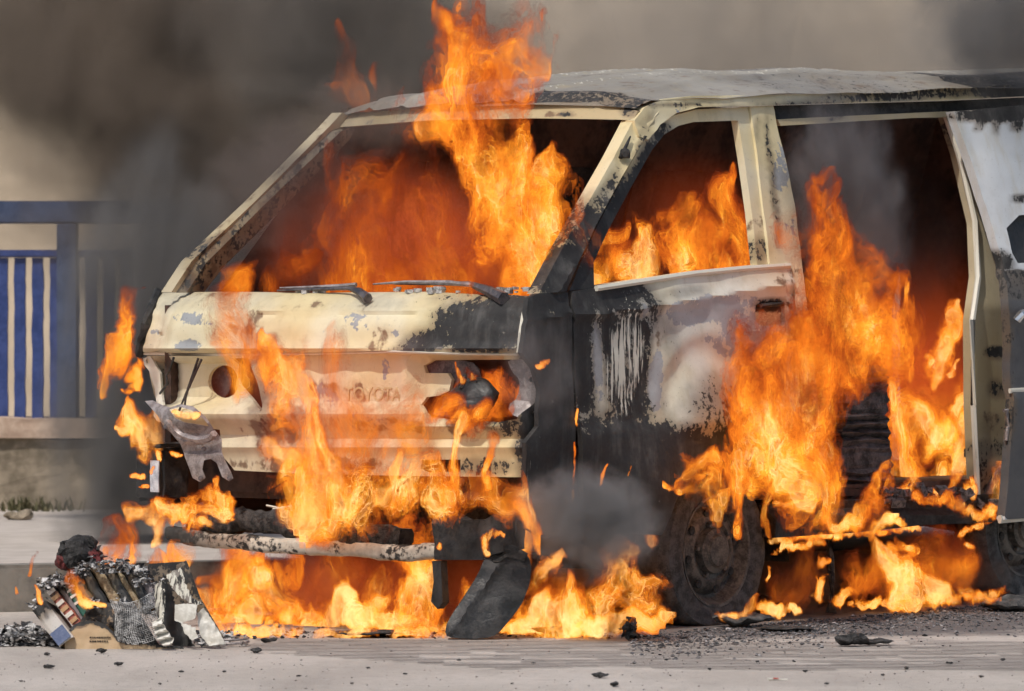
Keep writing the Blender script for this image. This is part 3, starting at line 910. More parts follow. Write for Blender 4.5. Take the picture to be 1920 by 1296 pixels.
o = MB().box((.16, .08, .98), (.55, VW - .09, 1.055)).build('dashboard', M['inner'], van, smooth=0, bevel=.02); crumple(o, .03, 5, 4)
# inner wheel house
mb = MB()
arc = [(.96 + .40 * math.cos(a), .23 + .40 * math.sin(a)) for a in np.linspace(-.1, math.pi + .1, 22)]
vs = []
for (s, z) in arc: vs += [(s, .03, z), (s, .45, z)]
fs = [(2*i, 2*i+1, 2*i+3, 2*i+2) for i in range(len(arc) - 1)]
mb.add(vs, fs); mb.add([(s, .45, z) for s, z in arc], [tuple(range(len(arc)))])
mb.build('wheel_house', M['soot'], van, smooth=40)

# burnt seats: frames with ridged foam left on the nearer one
def seat(s0, w0, name, sx=.44, hh=.40, tilt=.15, mat=None):
    root = MB().box((0, 0, 0), (sx, .46, .12)).build(name, mat or M['inner'], van, smooth=0, bevel=.02)
    crumple(root, .02, 8, 3, s0)
    root.location = (s0, w0, .52)
    bk = MB()
    n = 18
    vs = []
    for i in range(n + 1):
        z = hh * i / n
        dx = tilt * z + (.012 if i % 2 else 0) + .01 * math.sin(i * 1.9)
        ww = .43 - .08 * (i / n) ** 3
        vs += [(sx - .05 + dx, .23 - ww / 2, z), (sx + .07 + dx, .23 - ww / 2, z), (sx + .07 + dx, .23 + ww / 2, z), (sx - .05 + dx, .23 + ww / 2, z)]
    fs = [(0, 3, 2, 1), (4*n, 4*n+1, 4*n+2, 4*n+3)]
    for i in range(n):
        for k in range(4):
            fs.append((4*i+k, 4*i+(k+1) % 4, 4*i+4+(k+1) % 4, 4*i+4+k))
    bk.add(vs, fs)
    b = bk.build('seat_back', mat or M['inner'], root, smooth=30)
    crumple(b, .012, 12, 1, w0)
    return root
seat(.78, .20, 'burnt_seat'); seat(.78, 1.05, 'burnt_seat')
seat(2.25, .95, 'burnt_seat', hh=.45)
# the ridged burnt stack standing in the side doorway
M['ridge'] = simple('ridged_burnt_foam', (.028, .024, .024), (.12, .10, .10), 26, .8, 0, .6)
root = MB()
b0 = side(1572, 935, .10); top = side(1640, 690, .10)
n = 34; vs = []
prev = None
for i in range(n + 1):
    t = i / n
    py_ = 938 + (684 - 938) * t
    xl = 1560 + 50 * t ** 1.3 + (18 * t if False else 0); xr = 1672 - 12 * t
    if t > .93: py_ += 6 * math.sin((xr) * .05)
    jag = (.010 if i % 2 else -.004) + .006 * math.sin(i * 2.7)
    pl = side(xl + 3 * math.sin(i * 1.7), py_ + 5 * t, .08 - jag); pr_ = side(xr + 3 * math.sin(i * 2.3), py_ - 4 * t, .06 - jag)
    vs += [pl, pr_, pr_ + Vector((.03, .34, 0)), pl + Vector((.02, .34, 0))]
fs = [(0, 3, 2, 1), (4*n, 4*n+1, 4*n+2, 4*n+3)]
for i in range(n):
    for k in range(4):
        fs.append((4*i+k, 4*i+(k+1) % 4, 4*i+4+(k+1) % 4, 4*i+4+k))
root.add(vs, fs)
st = root.build('seat_back', M['ridge'], van, smooth=25)
crumple(st, .010, 14, 2, 4.0)
# charred litter lying on the sill step
mb = MB()
for i in range(90):
    x = rnd.uniform(1660, 1880)
    p = side(x, rnd.uniform(918, 944), rnd.uniform(.0, .12))
    r_ = rnd.uniform(.008, .03)
    mb.box((-r_, -r_, -r_ * .5), (r_, r_, r_ * .5), Matrix.Translation(p) @ Matrix.Rotation(rnd.uniform(0, 6), 4, 'Z') @ Matrix.Rotation(rnd.uniform(-1, 1), 4, 'X'))
o = mb.build('charred_litter', simple('grey_char', (.03, .03, .03), (.22, .20, .20), 60, .9, 0, .6), van, smooth=0)
tag(o, kind='stuff')
# drooping strip under the sill down to the road
MB().tube([side(1557, 985, .05), side(1556, 1040, .05), side(1560, 1090, .05), side(1558, 1150, .05)], [.018, .014, .012, .02], 7).build('drooping_strip', M['char'], van)

# --- wheels
def wheel(s, w, zc, rad, name, steer=0.0, flat=.0):
    root = empty(name, (s, w, zc), steer)
    root.parent = van
    wd = .145
    prof = [(rad * .64, .012), (rad * .70, .002), (rad * .80, -.004), (rad * .93, .004), (rad * .985, .022), (rad, .05), (rad, wd - .04), (rad * .97, wd - .01), (rad * .8, wd), (rad * .62, wd - .01)]
    mb = MB().lathe(prof, 64)
    t = mb.build('tyre', M['rubber'], root, smooth=35)
    for v in t.data.vertices:
        lim = -zc + .004
        if v.co.z < lim + .05:
            k = (lim + .05 - v.co.z)
            v.co.y += (-1 if v.co.y < wd / 2 else 1) * min(.035, k * .45)
            v.co.z = max(v.co.z, lim)
    crumple(t, .003, 14)
    for v in t.data.vertices: v.co.z = max(v.co.z, -zc + .003)
    r = rad * .645
    rp = [(r, .014), (r * 1.02, .006), (r * .97, .008), (r * .93, .026), (r * .86, .05), (r * .80, .055), (r * .74, .040), (r * .62, .026), (r * .56, .024), (r * .52, .034), (r * .42, .038), (r * .40, .012), (r * .30, .006), (r * .27, -.004), (r * .12, -.008), (0, -.008)]
    rim = MB().lathe(rp, 48).build('rim', M['rim'], root, smooth=35)
    for k in range(8):
        a = 2 * math.pi * k / 8 + .2
        c = Vector((math.cos(a) * r * .70, .028, math.sin(a) * r * .70))
        MB().lathe([(0, -.002), (.014, -.001), (.016, .004)], 10).build('vent_hole', M['soot'], rim, smooth=0).location = c
    for k in range(5):
        a = 2 * math.pi * k / 5 + .5
        c = Vector((math.cos(a) * r * .47, .022, math.sin(a) * r * .47))
        MB().lathe([(0, -.006), (.009, -.004), (.010, .012)], 6).build('wheel_nut', M['rim'], rim, smooth=0).location = c
    return root
wheel(.975, .02, .240, .282, 'front_wheel', R(3))
wheel(2.70, .02, .258, .262, 'rear_wheel', 0)
MB().box((2.62, .11, .50), (2.98, .25, .55)).build('rear_wheel_house', M['soot'], van, smooth=0, bevel=.01)
wheel(.945, VW - .175, .255, .262, 'front_wheel')
wheel(2.70, VW - .175, .42, .258, 'rear_wheel')
MB().tube([(.945, .17, .24), (.945, VW - .17, .24)], .03, 8).build('axle', M['soot'], van)
MB().tube([(2.70, .17, .26), (2.70, VW - .17, .41)], .04, 8).build('axle', M['soot'], van)

# --- wipers
def arm(pts, r, name, mat, parent=None):
    return MB().tube([front(x, y, o_) for (x, y, o_) in pts], r, 6).build(name, mat, parent or van)
wi = arm([(690, 560, -.03), (672, 546, -.06), (655, 541, -.06), (520, 545, -.02)], [.017, .013, .007, .003], 'wiper', M['steel_dark'])
arm([(525, 540, -.04), (580, 539, -.05), (640, 537, -.06), (668, 534, -.06)], [.003, .006, .009, .008], 'wiper_blade', M['steel'], wi)
wi = arm([(945, 560, -.03), (915, 545, -.05), (880, 532, -.06), (740, 532, -.03)], [.022, .017, .009, .004], 'wiper', M['steel_dark'])
arm([(700, 533, -.03), (760, 529, -.05), (840, 530, -.06), (900, 536, -.06)], [.003, .006, .009, .007], 'wiper_blade', M['steel'], wi)
mb = MB()
for i in range(60):
    x = rnd.choice([rnd.uniform(550, 610), rnd.uniform(740, 860), rnd.uniform(900, 990)])
    p = front(x, 545 + rnd.uniform(-5, 3), -.01)
    r_ = rnd.uniform(.004, .012)
    mb.box((-r_, -r_, -r_ * .6), (r_, r_, r_ * .6), Matrix.Translation(p) @ Matrix.Rotation(rnd.uniform(0, 6), 4, 'Z'))
tag(mb.build('scuttle_ash', M['ash'], van, smooth=0), kind='stuff')

# --- bumper
def beam(pts, h, d, name, mat, amp, parent=van, seed=0.0, off=-.09):
    mb = MB(); n = 14; vs = []
    P = []
    for i in range(len(pts) - 1):
        for k in range(10):
            t = k / 10
            P.append((pts[i][0] + (pts[i+1][0] - pts[i][0]) * t, pts[i][1] + (pts[i+1][1] - pts[i][1]) * t))
    P.append(pts[-1])
    for (x, y) in P:
        c = front(x, y, off)
        for k in range(n):
            a = 2 * math.pi * k / n
            ca, sa = math.cos(a), math.sin(a)
            vs.append(c + Vector((d * math.copysign(abs(ca) ** .6, ca), 0, h * math.copysign(abs(sa) ** .6, sa))))
    m = len(P)
    fs = [tuple(range(n)), tuple((m-1)*n+k for k in range(n))]
    for i in range(m - 1):
        for k in range(n):
            fs.append((i*n+k, i*n+(k+1) % n, (i+1)*n+(k+1) % n, (i+1)*n+k))
    o = mb.add(vs, fs).build(name, mat, parent, smooth=45)
    crumple(o, amp, 9, 1, seed)
    return o
def bumper_mat():
    t = NT('ash_streaked_bumper')
    co = t.coord()
    a = t.noise(t.coord(scale=(1, 1, 2.2)), 5, 7, .65); b = t.noise(co, 55, 4)
    m_ = t.ramp(t.math('ADD', a, t.math('MULTIPLY', t.math('SUBTRACT', b, .5), .5)), .42, .52)
    sep = t.n('ShaderNodeSeparateXYZ'); t.l(co, sep.inputs[0])
    m2 = t.math('MULTIPLY', m_, t.ramp(sep.outputs[1], 1.50, 1.20))
    col = t.mix(m2, t.mix(b, (.012, .012, .012), (.06, .055, .05)), t.mix(b, (.30, .27, .22), (.68, .63, .54)))
    return t.bsdf(col, .75, 0, t.math('ADD', a, t.math('MULTIPLY', b, .4)), .5, .008)
M['bumper'] = bumper_mat()
bump = beam([(322, 1000), (400, 1012), (520, 1022), (660, 1030), (780, 1036), (830, 1034)], .026, .035, 'bumper', M['bumper'], .008, seed=1.0)
beam([(360, 978), (400, 974), (470, 976), (560, 988), (680, 1000), (760, 1006)], .032, .042, 'bumper_foam', M['char'], .022, bump, 3.0, -.075)
beam([(385, 968), (430, 972), (510, 978), (590, 988)], .034, .045, 'bumper_foam', M['char'], .026, bump, 8.0, -.06)
ov = lambda x, y: front(x, y, -.14)
panel('bumper_corner', [(812, 968), (840, 962), (870, 975), (905, 975), (940, 958), (962, 956), (964, 1000), (962, 1030), (925, 1040), (905, 1050), (812, 1050)], ov, M['soot_gloss'], bump, thick=(.05, 0, 0), step=12, relief=lambda x, y: .02 * fbm((x * .02, y * .02, 2)))
panel('bumper_corner', [(810, 1052), (826, 1052), (828, 1090), (830, 1130), (820, 1142), (808, 1128), (813, 1090)], ov, M['soot_gloss'], bump, thick=(.03, 0, 0), step=10)
# pale twisted wires behind the bumper
for pts in ([(500, 948), (520, 952), (528, 968)], [(512, 955), (545, 950)], [(530, 950), (534, 972)], [(545, 946), (548, 965)]):
    MB().tube([front(x, y, -.02) for x, y in pts], .004, 5).build('wire', M['paint'], van)
# ================================================================ things broken off, the burnt box of books, debris
def dfront(off): return lambda x, y: hit_s(x, y, off)[1]
def dside(off): return lambda x, y: hit_w(x, y, off)[1]
fw_world = lambda off: (lambda x, y: van_world(front(x, y, off)))

# hanging lamp bracket
br_root = empty('headlamp_bracket', van_world(front(350, 830, -.16)))
tag(br_root, 'burnt grey steel headlamp bracket hanging twisted over the black lamp box', 'bracket')
def rebase(o, root):
    """a part built in world space moved under its thing"""
    loc = Vector(root.location)
    for v in o.data.vertices: v.co -= loc
    o.parent = root
    return o
bo = [(271, 752), (286, 751), (304, 760), (320, 764), (338, 758), (362, 762), (384, 780), (404, 808), (416, 824), (416, 846), (424, 866), (434, 886), (438, 897), (430, 902), (417, 894), (407, 868), (396, 860), (383, 863), (380, 880), (386, 896), (376, 904), (362, 896), (354, 874), (344, 848), (339, 834), (322, 812), (306, 798), (296, 780), (282, 764)]
o = panel('bracket_plate', bo, fw_world(-.15), M['steel'], None, holes=[[(318, 768), (338, 763), (360, 770), (382, 786), (392, 800), (372, 796), (345, 792), (328, 784)]], thick=(0, .012, 0), step=7,
          relief=lambda x, y: .014 * fbm((x * .03, y * .03, 1)) + .02 * math.exp(-((math.hypot((x - 358) / 1.3, y - 790) - 36) / 7) ** 2) + (.02 if y > 850 else 0))
rebase(o, br_root)
ring = [van_world(front(358 + 44 * math.cos(a) * (1 if True else 0), 796 + 26 * math.sin(a) + 12 * math.cos(a), -.185)) - br_root.location for a in np.linspace(.2, 3.0, 14)]
MB().tube(ring, .012, 6).build('bracket_ring', M['steel'], br_root)
for (x, y) in ((376, 897), (430, 897), (311, 800), (382, 842)):
    MB().lathe([(0, -.006), (.008, -.005), (.009, .01)], 8).build('bolt', M['steel_dark'], br_root).location = van_world(front(x, y, -.17)) - br_root.location

lb = empty('lamp_box', van_world(front(304, 938, -.10)), R(90) - TH - R(8))
tag(lb, 'charred black square lamp box with a pale label hanging at the nose corner', 'lamp box')
o = MB().box((-.06, -.075, .0), (.06, .075, .175)).build('box_body', M['soot_gloss'], lb, smooth=30, bevel=.012); crumple(o, .008, 14, 2, 3)
o = MB().box((-.07, -.088, .178), (.07, .088, .192)).build('box_flange', M['soot'], lb, smooth=30, bevel=.004); crumple(o, .006, 18, 2, 5)
M['label'] = simple('sooty_label', (.34, .36, .42), (.62, .64, .68), 30, .6)
o = MB().box((-.068, -.072, .03), (-.0645, -.026, .135)).build('box_label', M['label'], lb, smooth=0); crumple(o, .002, 20, 2)

# fallen bumper end leaning on the road
fp = empty('fallen_bumper_piece', ground(885, 1198))
tag(fp, 'melted black plastic bumper piece standing slantwise on the road among flames', 'bumper piece')
GD = FPX / (1198 - 600) - .02
lean = lambda off=0.0: (lambda x, y: at(x, y, GD + off + (1198 - y) / 597 * .16))
def rel_fp(x, y):
    u = (x - 835) * .62 + (y - 1190) * .78      # across the piece
    d = abs((x - 862) * .81 + (y - 1160) * .59) / 6
    return .008 * math.exp(-d * d) + .006 * fbm((x * .02, y * .02, 4)) + .03 * math.cos(((x - 835) * .62 + (y - 1190) * .4 - 50) / 60)
o = panel('moulded_shell', [(834, 1190), (838, 1166), (868, 1122), (896, 1078), (908, 1048), (928, 1022), (948, 1016), (962, 1030), (984, 1034), (997, 1056), (994, 1092), (984, 1118), (976, 1136), (954, 1164), (932, 1190), (905, 1197), (850, 1196)], lean(), M['soot_gloss'], None, thick=(0, .055, 0), step=9, relief=rel_fp, rounded=1)
rebase(o, fp)
o = panel('torn_flap', [(906, 1046), (930, 1018), (960, 1022), (990, 1038), (984, 1052), (950, 1044), (930, 1060)], lean(-.03), M['soot'], None, thick=(0, .03, 0), step=9, relief=lambda x, y: .03 * fbm((x * .03, y * .03, 7)))
rebase(o, fp)

# burnt carton of books
BD = FPX / (1217 - 600)
M['carton'] = paint_mat('scorched_carton', (.44, .30, .17), (.52, .37, .225), (.20, .13, .07))
cb = empty('cardboard_box', ground(280, 1217))
tag(cb, 'half burnt brown cardboard box lying on the road full of charred books', 'box')
def bx(dd, k=.25): return lambda x, y: at(x, y, BD + dd + (1217 - y) / 617 * k)
front_o = [(122, 1217), (121, 1200), (127, 1184), (138, 1172), (150, 1166), (168, 1163), (186, 1166), (200, 1174), (214, 1186), (226, 1200), (240, 1206), (290, 1209), (340, 1212), (345, 1217), (250, 1220)]
def w_car(x, y):
    top = np.interp(x, [121, 138, 168, 200, 226, 345], [1196, 1172, 1163, 1174, 1201, 1213])
    return (max(0, 1.0 - (y - top) / 10.0), 0, max(0, .8 - (y - top) / 22.0), 0)
rebase(panel('front_flap', front_o, bx(0), M['carton'], None, thick=(0, .008, 0), step=5, wear=w_car, relief=lambda x, y: .004 * fbm((x * .04, y * .04, 2))), cb)
rebase(panel('side_wall', [(330, 1060), (349, 1051), (358, 1072), (375, 1120), (425, 1205), (405, 1212), (370, 1150), (345, 1100)], bx(.16, .1), M['carton'], None, thick=(0, .008, 0), step=8, wear=lambda x, y: (.55, .3, .4, 0)), cb)
rebase(panel('back_wall', [(238, 1060), (300, 1056), (346, 1053), (352, 1075), (352, 1140), (250, 1140)], bx(.20, .1), M['carton'], None, thick=(0, .008, 0), step=8, wear=lambda x, y: (.62 if y < 1066 else .45, .3, .6, 0)), cb)
rebase(panel('charred_lining', [(150, 1166), (165, 1140), (200, 1130), (235, 1136), (262, 1150), (280, 1180), (300, 1212), (240, 1207), (222, 1196), (200, 1174), (175, 1162)], bx(.02, .4), M['carton'], None, thick=(0, .006, 0), step=6,
             wear=lambda x, y: (.62 + .3 * (x > 215), 0, .8, 0), relief=lambda x, y: .02 * fbm((x * .03, y * .03, 2))), cb)
mb = MB()
for r_ in range(2):
    x = 168
    while x < (206 if r_ == 0 else 202):
        wl = rnd.uniform(1.5, 4)
        a = bx(-.004)(x, 1194 + r_ * 7); b = bx(-.004)(x + wl, 1197 + r_ * 7)
        mb.box((a.x, a.y - .001, b.z), (b.x, a.y, a.z))
        x += wl + rnd.uniform(.8, 1.8)
rebase(mb.build('printed_lines', M['inner'], None, smooth=0), cb)

def ragged(poly, step=4, amp=3.0, seed=0):
    out = []
    for i, p in enumerate(resample(poly, step)):
        out.append((p.x + amp * fbm((i * .9, seed, 0)), p.y + amp * fbm((i * .9, seed, 9))))
    return out
def sheet_thing(name, label, cat, outline, surf, mat, thick=.004, step=6, relief=None, wear=None, amp=3.0, seed=0, group=None):
    c = Vector((sum(p[0] for p in outline) / len(outline), max(p[1] for p in outline)))
    o = panel(name, ragged(outline, 4, amp, seed), surf, mat, None, thick=(0, thick, 0), step=step, relief=relief, wear=wear)
    loc = surf(c.x, c.y)
    for v in o.data.vertices: v.co -= loc
    o.location = loc
    return tag(o, label, cat, group)
M['ashpaper'] = paint_mat('burnt_paper_sheet', (.40, .39, .39), (.60, .59, .58), (.10, .10, .10))
# lattice of burnt net-like ash hanging over the carton
N1, N2 = 22, 26
mb = MB(); vs = []
for j in range(N2 + 1):
    for i in range(N1 + 1):
        u, v = i / N1, j / N2
        x = 206 + 82 * u + 16 * v + 4 * math.sin(v * 5 + u * 3); y = 1126 + 74 * v + 8 * math.sin(u * 4) - 10 * u * (1 - v)
        p = bx(-.03 - .03 * math.sin(u * 3.1), .3)(x, y)
        p.y += .02 * fbm((u * 4, v * 4, 2))
        vs.append(p)
fs = []
for j in range(N2):
    for i in range(N1):
        if fbm((i * .35, j * .35, 5)) > .42 or (j > 20 and rnd.random() < .3): continue
        fs.append((j*(N1+1)+i, j*(N1+1)+i+1, (j+1)*(N1+1)+i+1, (j+1)*(N1+1)+i))
me = bpy.data.meshes.new('ash_mesh_sheet'); me.from_pydata([tuple(v) for v in vs], [], fs)
bm = bmesh.new(); bm.from_mesh(me)
bmesh.ops.delete(bm, geom=[v for v in bm.verts if not v.link_faces], context='VERTS')
bmesh.ops.wireframe(bm, faces=bm.faces, thickness=.0028, use_boundary=True, use_even_offset=False, use_replace=True)
c0 = ground(250, 1214)
for v in bm.verts: v.co -= c0
bm.to_mesh(me); bm.free()
M['lattice'] = simple('ash_lattice', (.14, .14, .14), (.60, .59, .58), 30, .9)
o = link('ash_lattice_sheet', me, M['lattice']); o.location = c0
tag(o, 'grey net of burnt mesh draped over the front of the carton', 'burnt mesh')
sheet_thing('burnt_paper', 'curled white ash sheet hanging below the grey burnt mesh', 'burnt paper', [(284, 1168), (300, 1160), (312, 1180), (326, 1200), (322, 1210), (308, 1212), (296, 1200)], bx(-.07, .3), M['paper'], seed=1, relief=lambda x, y: .016 * math.sin((y + x * .3) * .45), step=4)
sheet_thing('burnt_paper', 'charred upright black sheet with grey edges in the middle of the carton', 'burnt paper', [(290, 1098), (306, 1088), (322, 1100), (330, 1150), (345, 1185), (366, 1212), (330, 1216), (305, 1190), (292, 1150)], bx(.02, .3), M['ashpaper'], seed=2, wear=lambda x, y: (.95 if x > 305 else .5, 0, 0, .5 if x < 312 else .05), relief=lambda x, y: .04 * math.sin((x - 290) * .09) + .01 * fbm((x * .05, y * .05, 1)))
sheet_thing('burnt_paper', 'greenish grey folded cover leaning at the right of the carton', 'burnt paper', [(328, 1134), (352, 1132), (370, 1134), (366, 1160), (340, 1168), (327, 1164)], bx(-.03, .2), M['paper'], seed=3, amp=1.6, wear=None)
sheet_thing('burnt_paper', 'white scorched triangular page leaning at the right end of the carton', 'burnt paper', [(370, 1150), (382, 1140), (400, 1166), (424, 1208), (392, 1211), (374, 1190)], bx(-.01, .25), M['paper'], seed=4, amp=2.2, relief=lambda x, y: .012 * fbm((x * .04, y * .04, 5)))
sheet_thing('burnt_paper', 'ragged black and white burnt page standing up by the back of the carton', 'burnt paper', [(312, 1078), (340, 1064), (346, 1090), (360, 1120), (382, 1134), (362, 1134), (338, 1120), (320, 1100)], bx(.05, .25), M['ashpaper'], seed=5, amp=5, wear=lambda x, y: (.5, 0, .1, .5))
sheet_thing('burnt_paper', 'pale crumpled paper lying low at the foot of the carton', 'burnt paper', [(340, 1168), (365, 1176), (372, 1196), (360, 1200), (345, 1186)], bx(-.06, .3), M['paper'], seed=6, amp=3)

def book(label, bot, top, wpx, mat, dd=.0, dep=.15, bands=None, charred=True, pages=True):
    b = bx(dd, .3)(*bot); t = bx(dd, .3)(*top)
    root = empty('book', b)
    tag(root, label, 'book', 'books in the burnt carton')
    ax = (t - b); L = ax.length; ax.normalize()
    rt = Vector((ax.z, 0, -ax.x)).normalized(); dp = rt.cross(ax).normalized()
    if dp.y < 0: dp = -dp
    W = wpx / 617 / 2
    m = Matrix((( rt.x, dp.x, ax.x, 0), (rt.y, dp.y, ax.y, 0), (rt.z, dp.z, ax.z, 0), (0, 0, 0, 1)))
    c = MB(); n = 16; vs = []
    for i in range(n + 1):
        z = L * i / n; bow = .25 * W
        for (x, y) in ((-W, dep), (-W, .004), (-W * .6, -bow * .7), (0, -bow), (W * .6, -bow * .7), (W, .004), (W, dep)):
            e = (fbm((i * .8, wpx, x * 90)) * .006) if i == n else 0
            vs.append(m @ Vector((x, y, z + e)))
    fs = []
    for i in range(n):
        for k in range(6):
            fs.append((i*7+k, i*7+k+1, (i+1)*7+k+1, (i+1)*7+k))
    c.add(vs, fs)
    o = c.build('cover', mat, root, smooth=30)
    wa_ = o.data.color_attributes.new('wear', 'FLOAT_COLOR', 'POINT')
    zs = []
    for v in o.data.vertices:
        u = (m.transposed() @ v.co).z / L
        zs += [max(0, (u - .55) * 2.4) if charred else .2, 0, max(0, (u - .45) * 1.5), 0]
    wa_.data.foreach_set('color', np.array(zs, np.float32))
    crumple(o, .003, 25, 0, wpx)
    if pages:
        p = MB().box((-W * .85, .006, .004), (W * .85, dep - .006, L - .006), m).build('page_block', M['page'], root, smooth=0)
    if bands:
        for (u0, u1, mm) in bands:
            MB().box((-W * .93, -.30 * W - .0035, L * u0), (W * .93, -.30 * W, L * u1), m).build('spine_band', mm, root, smooth=0)
    return root
def pm(name, c): return paint_mat(name, c, tuple(min(1, x * 1.25) for x in c), tuple(x * .4 for x in c))
M['bk_white'] = pm('white_book_cover', (.54, .50, .46)); M['bk_red'] = pm('red_book_cover', (.33, .10, .07)); M['bk_green'] = pm('green_book_cover', (.03, .13, .10)); M['bk_brown'] = pm('brown_book_cover', (.20, .12, .06)); M['bk_black'] = pm('black_book_cover', (.03, .03, .03)); M['bk_grey'] = pm('grey_book_cover', (.22, .19, .20))
M['band_w'] = simple('pale_spine_print', (.55, .50, .44), (.70, .66, .60), 40, .7); M['band_b'] = simple('blue_spine_label', (.09, .12, .22), (.14, .17, .27), 30, .6); M['band_o'] = simple('ochre_spine_print', (.40, .23, .12), (.50, .32, .17), 40, .7)
book('white book with a blue label, leftmost of the burnt books', (124, 1204), (72, 1136), 32, M['bk_white'], -.02, bands=[(.02, .34, M['band_b'])])
book('red book with white and ochre spine bands beside the white book', (146, 1172), (88, 1098), 17, M['bk_red'], .02, bands=[(.08 + i * .145, .16 + i * .145, M['band_w'] if i % 2 else M['band_o']) for i in range(6)])
book('grey charred book between the red and the green books', (156, 1160), (104, 1092), 12, M['bk_grey'], .04)
book('green book with pale spine bands in the burnt carton', (160, 1152), (119, 1085), 15, M['bk_green'], .03, bands=[(.30, .36, M['band_w']), (.48, .54, M['band_w']), (.64, .69, M['band_w'])])
book('brown scorched book glowing right of the green book', (182, 1150), (136, 1074), 18, M['bk_brown'], .05)
book('black charred book right of the glowing brown book', (202, 1146), (156, 1068), 18, M['bk_black'], .04)
book('light brown book with its scorched pages showing in the middle', (226, 1142), (178, 1062), 20, M['page'], .05)
book('narrow black charred book behind the grey burnt mesh', (246, 1140), (198, 1062), 18, M['bk_black'], .04)
book('thin tan book between two black charred books', (262, 1140), (216, 1062), 11, M['page'], .05)
book('thick black book nearest the back board of the carton', (282, 1142), (234, 1064), 20, M['bk_black'], .05)
book('ashen grey book at the right end of the row', (304, 1150), (262, 1072), 22, M['bk_grey'], .06)

def flakes(mb, spots, n, rmin, rmax, surf):
    for _ in range(n):
        x, y = spots()
        p = surf(x, y)
        r_ = rnd.uniform(rmin, rmax)
        m = Matrix.Translation(p) @ Matrix.Rotation(rnd.uniform(0, 6.3), 4, 'Z') @ Matrix.Rotation(rnd.uniform(-1.3, 1.3), 4, 'X')
        c = rnd.uniform(-.5, .5) * r_
        vs = [m @ Vector(q) for q in ((-r_, -r_ * .6, c), (0, -r_ * .7, 0), (r_, -r_ * .5, c), (r_ * .9, r_ * .6, c), (0, r_ * .7, .1 * r_), (-r_ * .9, r_ * .55, c), (0, 0, -r_ * .18))]
        mb.add(vs, [(0, 1, 4, 5), (1, 2, 3, 4), (0, 5, 6), (2, 6, 3)])
def mk_mat_flake():
    t = NT('burnt_paper_flakes')
    co = t.coord('Position')
    a = t.noise(co, 40, 3); b = t.noise(co, 150, 2)
    col = t.mix(t.ramp(a, .42, .6), (.035, .034, .036), t.mix(b, (.30, .29, .29), (.80, .78, .76)))
    return t.bsdf(col, .85, 0, b, .3, .004)
M['flake'] = mk_mat_flake()
mb = MB()
tops = [(72, 1132), (88, 1098), (104, 1092), (119, 1086), (156, 1068), (178, 1062), (198, 1062), (216, 1062), (234, 1064), (262, 1072), (290, 1092), (262, 1086), (225, 1128), (175, 1132)]
def sp1():
    b = rnd.choice(tops); return b[0] + rnd.gauss(0, 9), b[1] + rnd.gauss(0, 7)
flakes(mb, sp1, 520, .003, .012, lambda x, y: bx(rnd.uniform(-.02, .08), .3)(x, y))
o = mb.build('burnt_flakes', M['flake'], None, smooth=0)
tag(o, 'black and grey burnt paper flakes curling over the tops of the books', 'burnt flakes', kind='stuff')

# heap of ash and burnt scraps left of the carton
mb = MB()
def heap(x, y):
    D = FPX / (1212 - 600) + rnd.uniform(-.03, .35)
    p = at(x, y, D); return p
def sp2():
    x = rnd.uniform(-40, 118)
    hgt = 40 * max(0, 1 - ((x - 40) / 85) ** 2) + 4
    return x, 1216 - hgt * rnd.random() ** .8
for _ in range(420):
    x, y = sp2(); p = heap(x, y); p.z = max(p.z - .01, .004)
    r_ = rnd.uniform(.006, .018)
    m = Matrix.Translation(p) @ Matrix.Rotation(rnd.uniform(0, 6.3), 4, 'Z') @ Matrix.Rotation(rnd.uniform(-1, 1), 4, 'X') @ Matrix.Diagonal((1.6, .8, .45, 1))
    vs = [m @ (Vector(q) * r_ * rnd.uniform(.7, 1.2)) for q in ((1,0,0), (-1,0,0), (0,1,0), (0,-1,0), (0,0,1), (0,0,-1))]
    mb.add(vs, [(0,2,4), (2,1,4), (1,3,4), (3,0,4), (2,0,5), (1,2,5), (3,1,5), (0,3,5)])
flakes(mb, sp2, 300, .006, .02, lambda x, y: heap(x, y))
tag(mb.build('ash_heap', M['flake'], None, smooth=0), 'heap of grey ash and burnt scraps left of the carton', 'ash heap', kind='stuff')
mb = MB()
def sp3(): return rnd.gauss(400, 26), rnd.uniform(1198, 1214)
flakes(mb, sp3, 170, .004, .014, lambda x, y: Vector(ground(x, y)) + Vector((0, 0, rnd.uniform(.004, .03))))
tag(mb.build('paper_ash', M['flake'], None, smooth=0), 'shredded pale paper ash at the right foot of the carton', 'paper ash', kind='stuff')

# charred lump lying on the books
lump = empty('charred_lump', bx(.14, .2)(150, 1066))
tag(lump, 'charred black lump with a dull red tinge lying on top of the books', 'charred lump')
M['redchar'] = simple('red_black_char', (.02, .012, .012), (.16, .03, .03), 18, .7, 0, .6)
for (x, y, r_, mt) in ((150, 1040, .052, 'char'), (128, 1036, .034, 'char'), (172, 1048, .036, 'redchar'), (118, 1052, .028, 'redchar'), (146, 1028, .022, 'char')):
    o = MB().lathe([(0, -1), (.5, -.86), (.86, -.5), (1, 0), (.86, .5), (.5, .86), (0, 1)], 14).build('char_clod', M[mt], lump, smooth=0)
    for v in o.data.vertices: v.co *= r_
    crumple(o, r_ * .55, 1.6 / r_ * .5, 1, x * .1)
    o.location = bx(.14, .2)(x, y) - lump.location
mb = MB()
for _ in range(26):
    c = bx(.12, .2)(rnd.uniform(108, 185), rnd.uniform(1022, 1052)) - lump.location
    d = Vector((rnd.uniform(-1, 1), rnd.uniform(-.6, .3), rnd.uniform(-.2, 1))).normalized() * rnd.uniform(.015, .04)
    mb.tube([c, c + d * .6, c + d + Vector((.006, 0, -.004))], [.006, .005, .001], 5)
mb.build('char_spikes', M['char'], lump, smooth=0)

